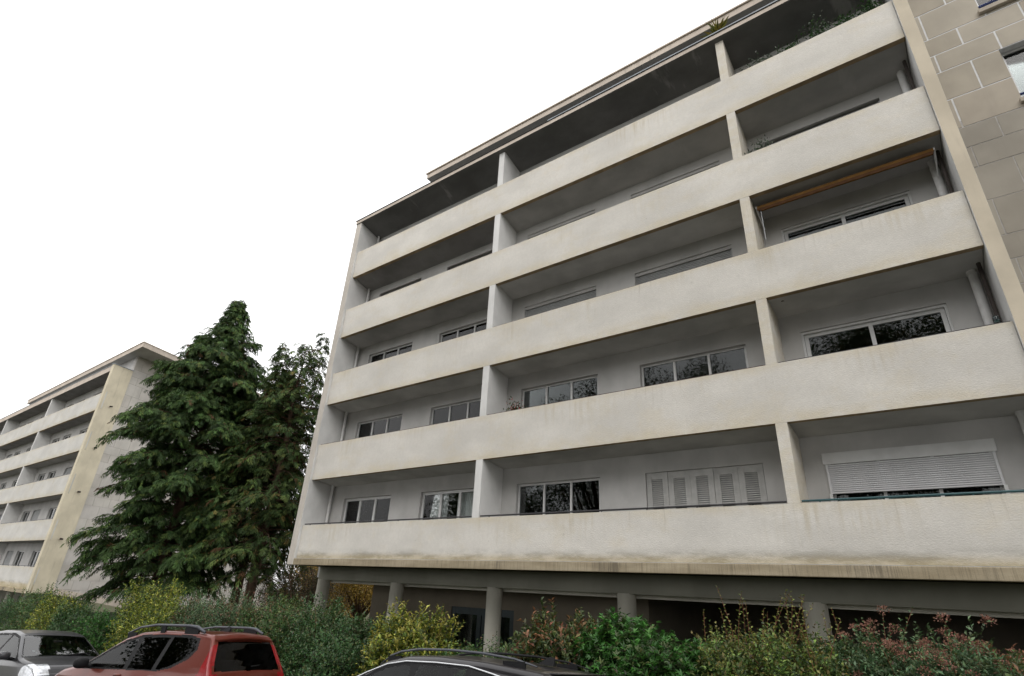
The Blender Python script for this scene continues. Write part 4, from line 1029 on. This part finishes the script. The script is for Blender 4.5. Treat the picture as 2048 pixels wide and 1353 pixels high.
    for sx, w_ in ((wsr[0]-.45, .25), (wsr[0]-1.3, .55)):
        for sy in ((-.37, .37) if w_ < .4 else (0,)):
            m = MB(); m.box(sx-.1, sx+.42, sy-w_, sy+w_, .5, .66); m.add([(sx-.22, sy+a*w_, z) for z, a in ((.6, -1), (.6, 1))]+[(sx-.38, sy+a*w_*.9, 1.12) for a in (1, -1)] + [(sx-.08, sy+a*w_, .6) for a in (-1, 1)]+[(sx-.28, sy+a*w_*.85, 1.14) for a in (1, -1)],
                 [(0, 1, 2, 3), (4, 5, 6, 7), (0, 1, 5, 4), (1, 2, 6, 5), (2, 3, 7, 6), (3, 0, 4, 7)])
            s_ = m.build('seat', SEAT, root, bevel=.03)
            hm = MB(); hm.box(sx-.38, sx-.28, sy-.12, sy+.12, 1.15, 1.32); hm.build('headrest', SEAT, s_, bevel=.03)
    m = MB(); ring = [(wsr[1]-.55+.08*math.sin(t)*.5, .37+.18*math.cos(t), .93+.17*math.sin(t)) for t in np.linspace(0, 2*math.pi, 25)]; m.tube(ring, .013, 6); m.build('steering_wheel', PLAST, root, smooth=True)
    # wheels
    for wx, wr in wheels:
        for sy in (1, -1):
            yw = sy*(half-.12); m = MB(); n = 28; R = .325
            pr = [(.21, -.1), (.30, -.105), (.325, -.07), (.325, .07), (.30, .105), (.21, .1)]
            vs = [(wx+r__*math.cos(2*math.pi*k/n), yw+o__, .325+r__*math.sin(2*math.pi*k/n)) for k in range(n) for r__, o__ in pr]; L_ = len(pr)
            m.add(vs, [(k*L_+i, k*L_+(i+1) % L_, ((k+1) % n)*L_+(i+1) % L_, ((k+1) % n)*L_+i) for k in range(n) for i in range(L_)])
            wo = m.build('wheel', RUBBER, root, smooth=True)
            m = MB()
            for k in range(10):
                a = 2*math.pi*k/10; ca, sa = math.cos(a), math.sin(a); w__ = .03
                m.add([(wx+ca*.03-sa*w__, yw+sy*.07, .325+sa*.03+ca*w__), (wx+ca*.03+sa*w__, yw+sy*.07, .325+sa*.03-ca*w__), (wx+ca*.22+sa*w__, yw+sy*.095, .325+sa*.22-ca*w__), (wx+ca*.22-sa*w__, yw+sy*.095, .325+sa*.22+ca*w__)], [(0, 1, 2, 3)])
            m.tube([(wx, yw+sy*.03, .325), (wx, yw+sy*.10, .325)], .05, 14)
            m.build('rim', RIM, wo)
    return root, T, plan, ztop

def blob(cx, cy, cz, rx, ry, rz, n=14, k=9, p=.75):
    m = MB(); vs = []; fs = []
    for j in range(k+1):
        e = -math.pi/2+math.pi*j/k
        for i in range(n):
            a = 2*math.pi*i/n; f_ = lambda v: math.copysign(abs(v)**p, v)
            vs.append((cx+rx*f_(math.cos(e))*f_(math.cos(a)), cy+ry*f_(math.cos(e))*f_(math.sin(a)), cz+rz*f_(math.sin(e))))
    for j in range(k):
        for i in range(n): fs.append((j*n+i, j*n+(i+1) % n, (j+1)*n+(i+1) % n, (j+1)*n+i))
    return m.add(vs, fs)

SL, CR = math.degrees(math.atan(.065)), math.degrees(math.atan(.05))
TUM = [(.2, .93), (.45, .985), (.65, 1.), (.85, .985), (.98, .955), (1.05, .93), (1.5, .72), (1.65, .66)]
# red estate with roof rails
def T_RED(z): return float(np.interp(z, [t[0] for t in TUM], [t[1] for t in TUM]))*.89*.93
rx_, ry_ = 5.55, -5.9
red, T, PLN, ZT = car('parked_car', 'red brown estate car with grey roof rails and dark rear windows', (rx_, ry_, zg(rx_, ry_)), 190.6, -SL, CR,
    [(-2.27, .45), (-2.26, .82), (-2.2, .98), (-2.1, 1.15), (-1.98, 1.42), (-1.88, 1.545), (-1.5, 1.585), (-.6, 1.61), (0., 1.58), (.35, 1.49), (1.05, 1.10), (1.25, 1.04), (1.75, .97), (2.05, .88), (2.2, .72), (2.25, .45)],
    .89, TUM, REDP, [(-1.42, .37), (1.42, .37)], (.40, 1.10), (1.0, 1.43, -1.9, .84), None,
    [(1.12, .97), (.9, 1.17), (.3, 1.43), (-.1, 1.52), (-1.35, 1.52), (-1.62, 1.47), (-1.70, 1.30), (-1.6, 1.16), (-1.3, 1.03), (-1.0, .985)],
    [[(.98, 1.0), (.82, 1.15), (.25, 1.40), (-.02, 1.455), (-.08, 1.0)], [(-.2, 1.0), (-.14, 1.475), (-.86, 1.48), (-.84, 1.0)], [(-.94, 1.0), (-.95, 1.48), (-1.35, 1.48), (-1.57, 1.44), (-1.64, 1.30), (-1.54, 1.19), (-1.26, 1.06), (-1.05, 1.01)]],
    gl='clad', glr=[CGLASS, CGLASSD, CGLASSD],
    lamps={'tail': lambda x, y, z, j: (x < -1.98 and .95 < z < 1.42 and T_RED(z)-.075 < y < 2) or (x < -1.95 and .86 < z < .97 and y > .62)})
for sy in (1, -1):
    m = MB(); pts = [(.95, sy*.60, 1.20), (.72, sy*.61, 1.38), (.42, sy*.615, 1.54), (.1, sy*.615, 1.635), (-.35, sy*.615, 1.675), (-1.25, sy*.62, 1.66), (-1.45, sy*.62, 1.64), (-1.66, sy*.62, 1.56)]
    m.tube(pts[2:], [.014, .019, .021, .022, .027, .024], 10)
    r__ = m.build('roof_rail', RAILS, red, smooth=True)
    for a, c in ((.16, .40), (-1.5, -1.15), (-.62, -.5)):
        m = MB(); m.box(a, c, sy*.615-.014, sy*.615+.014, ZT((a+c)/2)-.06, ZT((a+c)/2)+.05); m.build('rail_foot', PLAST, r__)
    m = blob(.90, sy*1.0, 1.06, .085, .12, .085); mr = m.build('mirror', PLAST, red, smooth=True)
    m = MB(); m.tube([(.88, sy*.80, 1.0), (.88, sy*.95, 1.02)], .03, 8); m.build('mirror_arm', PLAST, mr)
    for hx in (-.02, -.95): m = blob(hx, sy*(T(.9)+.012), .90, .10, .02, .02); m.build('door_handle', REDP, red, smooth=True)
    m = blob(1.25, sy*(T(.80)*PLN(1.25)+.002), .80, .05, .012, .02); m.build('side_indicator', PLATEW, red, smooth=True)
m = MB(); n = 13; vs = []
for i in range(n):
    t = -1+2*i/(n-1); y = t*.60; xe = -2.02+.06*t*t
    vs += [(-1.80, y, ZT(-1.8)+.008-.05*t*t), (xe, y, 1.50-.045*t*t), (xe+.015, y, 1.46-.045*t*t), (-1.9, y, 1.42-.05*t*t)]
m.add(vs, [(4*i+a, 4*i+4+a, 4*i+5+a, 4*i+1+a) for i in range(n-1) for a in range(3)]); m.build('roof_spoiler', REDP, red, smooth=True)
m = MB(); m.add([(-1.3, .03, 1.59), (-1.3, -.03, 1.59), (-1.52, .03, 1.585), (-1.52, -.03, 1.585), (-1.46, 0, 1.67), (-1.52, 0, 1.66)], [(0, 1, 4), (0, 4, 5, 2), (1, 3, 5, 4), (2, 5, 3)]); m.build('antenna_fin', PLAST, red)
m = MB(); m.tube([(-2.17, -.05, 1.06), (-2.12, -.32, 1.08)], .012, 6); m.build('rear_wiper', PLAST, red)
# chrome letters on the tailgate
cu = bpy.data.curves.new('letters', 'FONT'); cu.body = 'DACIA'; cu.size = .085; cu.extrude = .004; cu.space_character = 1.5; cu.align_x = 'CENTER'
to = bpy.data.objects.new('letters', cu); COL.objects.link(to); bpy.context.view_layer.update()
me = bpy.data.meshes.new_from_object(to.evaluated_get(bpy.context.evaluated_depsgraph_get())); bpy.data.objects.remove(to)
me.materials.clear(); me.materials.append(CHROME)
lo = bpy.data.objects.new('letters', me); COL.objects.link(lo); lo.parent = red
lo.matrix_local = Matrix.Translation((-2.262, 0, .865)) @ Matrix(((0, 0, -1, 0), (-1, 0, 0, 0), (0, 1, 0, 0), (0, 0, 0, 1)))

# silver grey hatchback facing the red car
gx_, gy_ = .75, -6.5
TG = [(.2, .93), (.45, .985), (.65, 1.), (.85, .985), (.95, .955), (1.02, .93), (1.45, .70), (1.6, .64)]
grey, T, PLN, ZT = car('parked_car', 'silver grey hatchback with a clear headlight and a badge sticker in its windscreen', (gx_, gy_, zg(gx_, gy_)+.04), 4., SL, -CR,
    [(-2.05, .45), (-2.03, .85), (-1.95, 1.02), (-1.72, 1.36), (-1.5, 1.46), (-.7, 1.52), (0., 1.51), (.35, 1.455), (.5, 1.39), (1.2, 1.02), (1.3, .995), (1.6, .945), (1.82, .87), (1.96, .72), (2.05, .45)],
    .85, TG, GREYP, [(-1.25, .35), (1.30, .35)], (.46, 1.17), (1.0, 1.36, -1.6, .84), None,
    [(1.2, .93), (1.0, 1.1), (.4, 1.38), (0, 1.44), (-1.1, 1.42), (-1.6, 1.25), (-1.65, 1.0), (-1.3, .95)],
    [[(1.06, .965), (.9, 1.10), (.36, 1.345), (.0, 1.40), (-.06, .965)], [(-.16, .965), (-.10, 1.40), (-.9, 1.385), (-.9, .965)], [(-1., .965), (-1., 1.38), (-1.15, 1.36), (-1.5, 1.22), (-1.52, 1.0)]],
    nose=.74, gl='plain', glr=[CGLASS, CGLASS, CGLASSD],
    lamps={'head': lambda x, y, z, j: 1.48 < x < 1.97 and .64 < z < .90 and y > .44 and (x-1.72)**2/.0576+(z-.76)**2/.0169 < 1.15,
           'tail': lambda x, y, z, j: x < -1.7 and .75 < z < 1.2 and y > .60})
for sy in (1, -1):
    m = blob(.93, sy*.97, 1.03, .07, .11, .075); mr = m.build('mirror', GREYP, grey, smooth=True)
    m = MB(); m.tube([(.9, sy*.78, .96), (.92, sy*.93, .99)], .03, 8); m.build('mirror_arm', PLAST, mr)
    m = MB(); m.tube([(1.19, sy*.05+.05, 1.045), (1.08, sy*.05+.5, 1.085)], .010, 6); m.build('wiper', PLAST, grey)
    for hx in (-.02, -.95): m = blob(hx, sy*(T(.85)+.012), .85, .09, .02, .02); m.build('door_handle', GREYP, grey, smooth=True)
m = MB(); m.box(1.985, 2.0, -.5, .5, .42, .50); m.build('grille', PLAST, grey)
for y, z, w_ in ((-.50, 1.10, .05), (-.455, 1.075, .035)):
    x = 1.17-(z-1.02)*1.9
    m = MB(); m.add([(x-.02, y-w_/2, z), (x-.02, y+w_/2, z), (x-.02-w_*.85, y+w_/2, z+w_*.5), (x-.02-w_*.85, y-w_/2, z+w_*.5)], [(0, 1, 2, 3)]); m.build('sticker', PLATEW, grey, fix=False)
m = MB(); m.box(.62, .68, -.09, .09, 1.25, 1.31); m.build('rear_view_mirror', PLAST, grey, bevel=.01)

# black estate with chrome window line
bx_, by_ = 12.08, -5.45
TB = [(.2, .93), (.45, .985), (.65, 1.), (.85, .985), (.93, .955), (1.0, .93), (1.36, .74), (1.5, .66)]
black, T, PLN, ZT = car('parked_car', 'wet black estate car with chrome window line and dark roof rails', (bx_, by_, zg(bx_, by_)-.06), 181.5, -SL, CR+1.5,
    [(-2.36, .45), (-2.34, .85), (-2.27, 1.0), (-2.12, 1.24), (-1.98, 1.32), (-1.2, 1.40), (-.5, 1.435), (0., 1.425), (.35, 1.36), (1.05, 1.03), (1.3, .97), (1.8, .88), (2.1, .74), (2.25, .6), (2.3, .45)],
    .90, TB, BLKP, [(-1.40, .36), (1.40, .36)], (.40, 1.08), (.98, 1.22, -2.05, .84), None,
    [(1.15, .90), (.9, 1.06), (.3, 1.30), (-.1, 1.345), (-1.0, 1.325), (-1.7, 1.20), (-1.8, 1.0), (-1.3, .93)],
    [[(1.0, .95), (.82, 1.06), (.28, 1.265), (-.1, 1.31), (-.15, .95)], [(-.26, .95), (-.22, 1.31), (-.98, 1.295), (-.98, .95)], [(-1.06, .96), (-1.06, 1.285), (-1.65, 1.17), (-1.7, 1.02)]],
    gl='plain', glr=[CGLASS, CGLASS, CGLASSD],
    lamps={'head': lambda x, y, z, j: 1.85 < x < 2.24 and .60 < z < .76 and y > .42, 'tail': lambda x, y, z, j: x < -2.1 and .75 < z < .98 and y > .5})
for sy in (1, -1):
    m = MB(); pts = [(.55, 1.30), (.38, 1.40), (.2, 1.448), (-.1, 1.478), (-.6, 1.482), (-1.1, 1.46), (-1.55, 1.415), (-1.85, 1.35)]
    m.tube([(x, sy*.575, z) for x, z in pts], [.008, .012, .014, .015, .015, .014, .012, .008], 10); rl = m.build('roof_rail', RAILS if sy > 0 else PLAST, black, smooth=True)
    for a, c in ((.2, .42), (-1.7, -1.4)):
        m = MB(); m.box(a, c, sy*.575-.012, sy*.575+.012, ZT((a+c)/2)-.07, ZT((a+c)/2)+.03); m.build('rail_foot', PLAST, rl)
    line = [(1.14, .93), (.9, 1.085), (.6, 1.205), (.3, 1.305), (.0, 1.345), (-.5, 1.345), (-1.0, 1.325), (-1.35, 1.265), (-1.72, 1.19)]
    m = MB(); m.tube([(x, sy*(T(z)*PLN(x)+.006), z) for x, z in line], .011, 8); m.build('chrome_trim', CHROME, black, smooth=True)
    m = blob(.90, sy*1.0, 1.0, .085, .12, .08); mr = m.build('mirror', BLKP, black, smooth=True)
    m = MB(); m.tube([(.88, sy*.80, .93), (.9, sy*.95, .96)], .03, 8); m.build('mirror_arm', PLAST, mr)
    for hx in (-.02, -.95): m = blob(hx, sy*(T(.85)+.012), .85, .10, .02, .02); m.build('door_handle', CHROME, black, smooth=True)
m = MB(); m.add([(-1.5, .03, 1.38), (-1.5, -.03, 1.38), (-1.72, .03, 1.36), (-1.72, -.03, 1.36), (-1.66, 0, 1.46), (-1.72, 0, 1.45)], [(0, 1, 4), (0, 4, 5, 2), (1, 3, 5, 4), (2, 5, 3)]); m.build('antenna_fin', PLAST, black)
m = MB(); m.box(-2.12, -1.97, -.54, .54, 1.285, 1.303); m.build('roof_spoiler', BLKP, black, bevel=.01)

# ------------------------------------------------------------------ small things on the balconies
def balcony_plant(label, x, k, w_, h, pal, n=420, flower=None, ls=.075, cat='plant'):
    zt = ZP+ST*k; root = empty('balcony_plant', (x, .24, zt-.22), label, cat)
    m = MB(); m.box(-w_/2, w_/2, -.095, .08, 0, .18); m.build('planter', GREENP if k != 1 else TERRA, root, bevel=.01)
    m = MB()
    for q in range(6): m.tube([(rng.uniform(-w_*.4, w_*.4), 0, .15), (rng.uniform(-w_*.5, w_*.5), rng.uniform(-.12, .1), .2+h*.8)], [.006, .003], 5)
    m.build('stem', TWIG, root, fix=False)
    p = np.stack([rng.normal(0, w_*.26, n), rng.normal(-.05, .06, n), .2+np.abs(rng.normal(0, h*.9, n))], -1); d = rng.normal(0, 1, (n, 3))+np.array([0, -.3, .6])
    leaves_mesh('foliage', p, d, rng.normal(0, .5, (n, 3))+np.array([0, 0, 1.]), ls, ls*.5, pick(pal, n, .3), LEAF, root)
    if flower: 
        q = p[p[:, 2] > .25][:160]; leaves_mesh('petals', q, rng.normal(0, 1, (len(q), 3)), rng.normal(0, 1, (len(q), 3)), .035, .03, pick(flower, len(q), .25), PETAL, root)
    return root
SIL = [(.12, .15, .11, 3), (.2, .22, .18, 2), (.06, .09, .05, 2)]
FRG = [(.03, .08, .02, 3), (.05, .11, .03, 2), (.02, .05, .015, 2)]
balcony_plant('silvery balcony plant nearest the metal rack on the top floor', 16.5, 4, .9, .22, SIL, 420)
balcony_plant('low green plant on the top floor parapet', 17.15, 4, .5, .16, FRG, 260)
balcony_plant('bushy silver green plant on the top floor parapet', 17.85, 4, .55, .36, SIL+FRG, 480)
balcony_plant('sprawling green plant beside the bushy one on the top floor parapet', 18.42, 4, .5, .22, FRG, 320)
balcony_plant('dark green plant at the wall end of the top floor parapet', 18.98, 4, .4, .3, FRG, 380)
balcony_plant('silver grey plant on the fourth row of balconies by the dividing wall', 16.05, 3, .55, .2, SIL, 360)
balcony_plant('red geranium on the second row of balconies', 8.75, 1, .6, .17, FRG, 160, [(.42, .03, .045, 2), (.5, .08, .09, 1)], cat='flower')
# folded drying rack leaning on the dividing wall of the top floor
zt = ZP+ST*4; rk = empty('drying_rack', (15.85, .35, zt-1.05), 'white metal rack sticking up beside the dividing wall on the top floor', 'rack')
m = MB()
for y in (-.12, .12): m.tube([(-.12, y, 0), (-.05, y, 1.3)], .014, 8); m.tube([(.5, y, 0), (.4, y, 1.22)], .014, 8)
for q in range(5): m.tube([(-.05+.1*q, -.12, 1.3-.016*q), (-.05+.1*q, .12, 1.3-.016*q)], .008, 6)
m.tube([(-.05, -.12, 1.3), (.42, -.12, 1.22)], .014, 8); m.tube([(-.05, .12, 1.3), (.42, .12, 1.22)], .014, 8); m.build('frame', ALU, rk, smooth=True)
m = MB(); m.add([(-.04, -.125, 1.26), (.4, -.125, 1.19), (.4, -.125, 1.08), (-.04, -.125, 1.13), (-.04, -.115, 1.26), (.4, -.115, 1.19), (.4, -.115, 1.08), (-.04, -.115, 1.13)], [(0, 1, 2, 3), (4, 5, 6, 7), (0, 1, 5, 4), (2, 3, 7, 6), (1, 2, 6, 5), (3, 0, 4, 7)]); m.build('side_panel', ALU, rk)
# glass jar on the parapet
jz = ZP+ST+.03; jr = empty('glass_jar', (19.17, .07, jz), 'small clear glass jar standing on the parapet by the thick downpipe', 'jar')
m = MB(); n = 18; pr = [(.001, 0), (.045, 0), (.05, .02), (.05, .10), (.04, .125), (.04, .145), (.036, .145), (.036, .122), (.045, .1), (.045, .02), (.001, .012)]
m.add([(r_*math.cos(2*math.pi*k/n), r_*math.sin(2*math.pi*k/n), z) for k in range(n) for r_, z in pr], [(k*11+i, k*11+i+1, ((k+1) % n)*11+i+1, ((k+1) % n)*11+i) for k in range(n) for i in range(10)]); m.build('body', CGLASS, jr, smooth=True)
m = MB(); m.tube([(0, 0, .015), (0, 0, .06)], .042, 16); m.build('candle', PLATEW, jr)
# rolled awning under the soffit of the third row
zt = ZP+ST*2; aw = empty('awning', (17.45, .42, zt+1.31), 'rolled-up ochre canvas awning under a balcony soffit', 'awning')
m = MB(); m.tube([(-1.72, .0, .07), (1.72, 0, .07)], .065, 16); m.build('canvas_roll', AWN, aw, smooth=True)
m = MB(); m.box(-1.74, 1.74, -.12, -.09, -.0, .085); m.build('front_bar', AWN, aw, bevel=.008)
m = MB(); n = 60; m.add([(-1.72+3.44*i/n, -.135, z) for i in range(n+1) for z in (.0, -.06-.014*abs(math.sin(i*.55)))], [(2*i, 2*i+2, 2*i+3, 2*i+1) for i in range(n)]); m.build('valance', AWN2, aw, fix=False)
for sx in (-1.75, 1.75):
    m = MB(); m.box(sx-.015, sx+.015, -.12, .5, .03, .085); m.tube([(sx, -.1, .02), (sx*.98, .3, -.35)], .016, 8); m.build('bracket', WHITEF, aw)
m = MB(); m.tube([(-1.66, -.1, .05), (-1.66, -.1, -.9)], .009, 8); m.build('crank', ALU, aw)
# yucca in a tub on the roof terrace
yu = empty('yucca', (15.5, .18, 17.2), 'spiky yellow green plant standing on the roof edge', 'plant')
m = MB(); m.tube([(0, 0, 0), (0, 0, .22)], [.13, .17], 18); m.build('pot', TERRA, yu)
n = 70; a = rng.uniform(0, 6.28, n); e = rng.uniform(.1, 1.3, n)
leaves_mesh('foliage', np.tile([0, 0, .25], (n, 1))+rng.normal(0, .03, (n, 3)), np.stack([np.cos(a)*np.cos(e), np.sin(a)*np.cos(e), np.sin(e)], -1), np.tile([0, 0, 1.], (n, 1))+rng.normal(0, .2, (n, 3)), rng.uniform(.35, .62, n), .05,
    pick([(.22, .2, .04, 3), (.30, .24, .06, 2), (.12, .14, .03, 3)], n, .3), LEAF, yu, .2, .25)
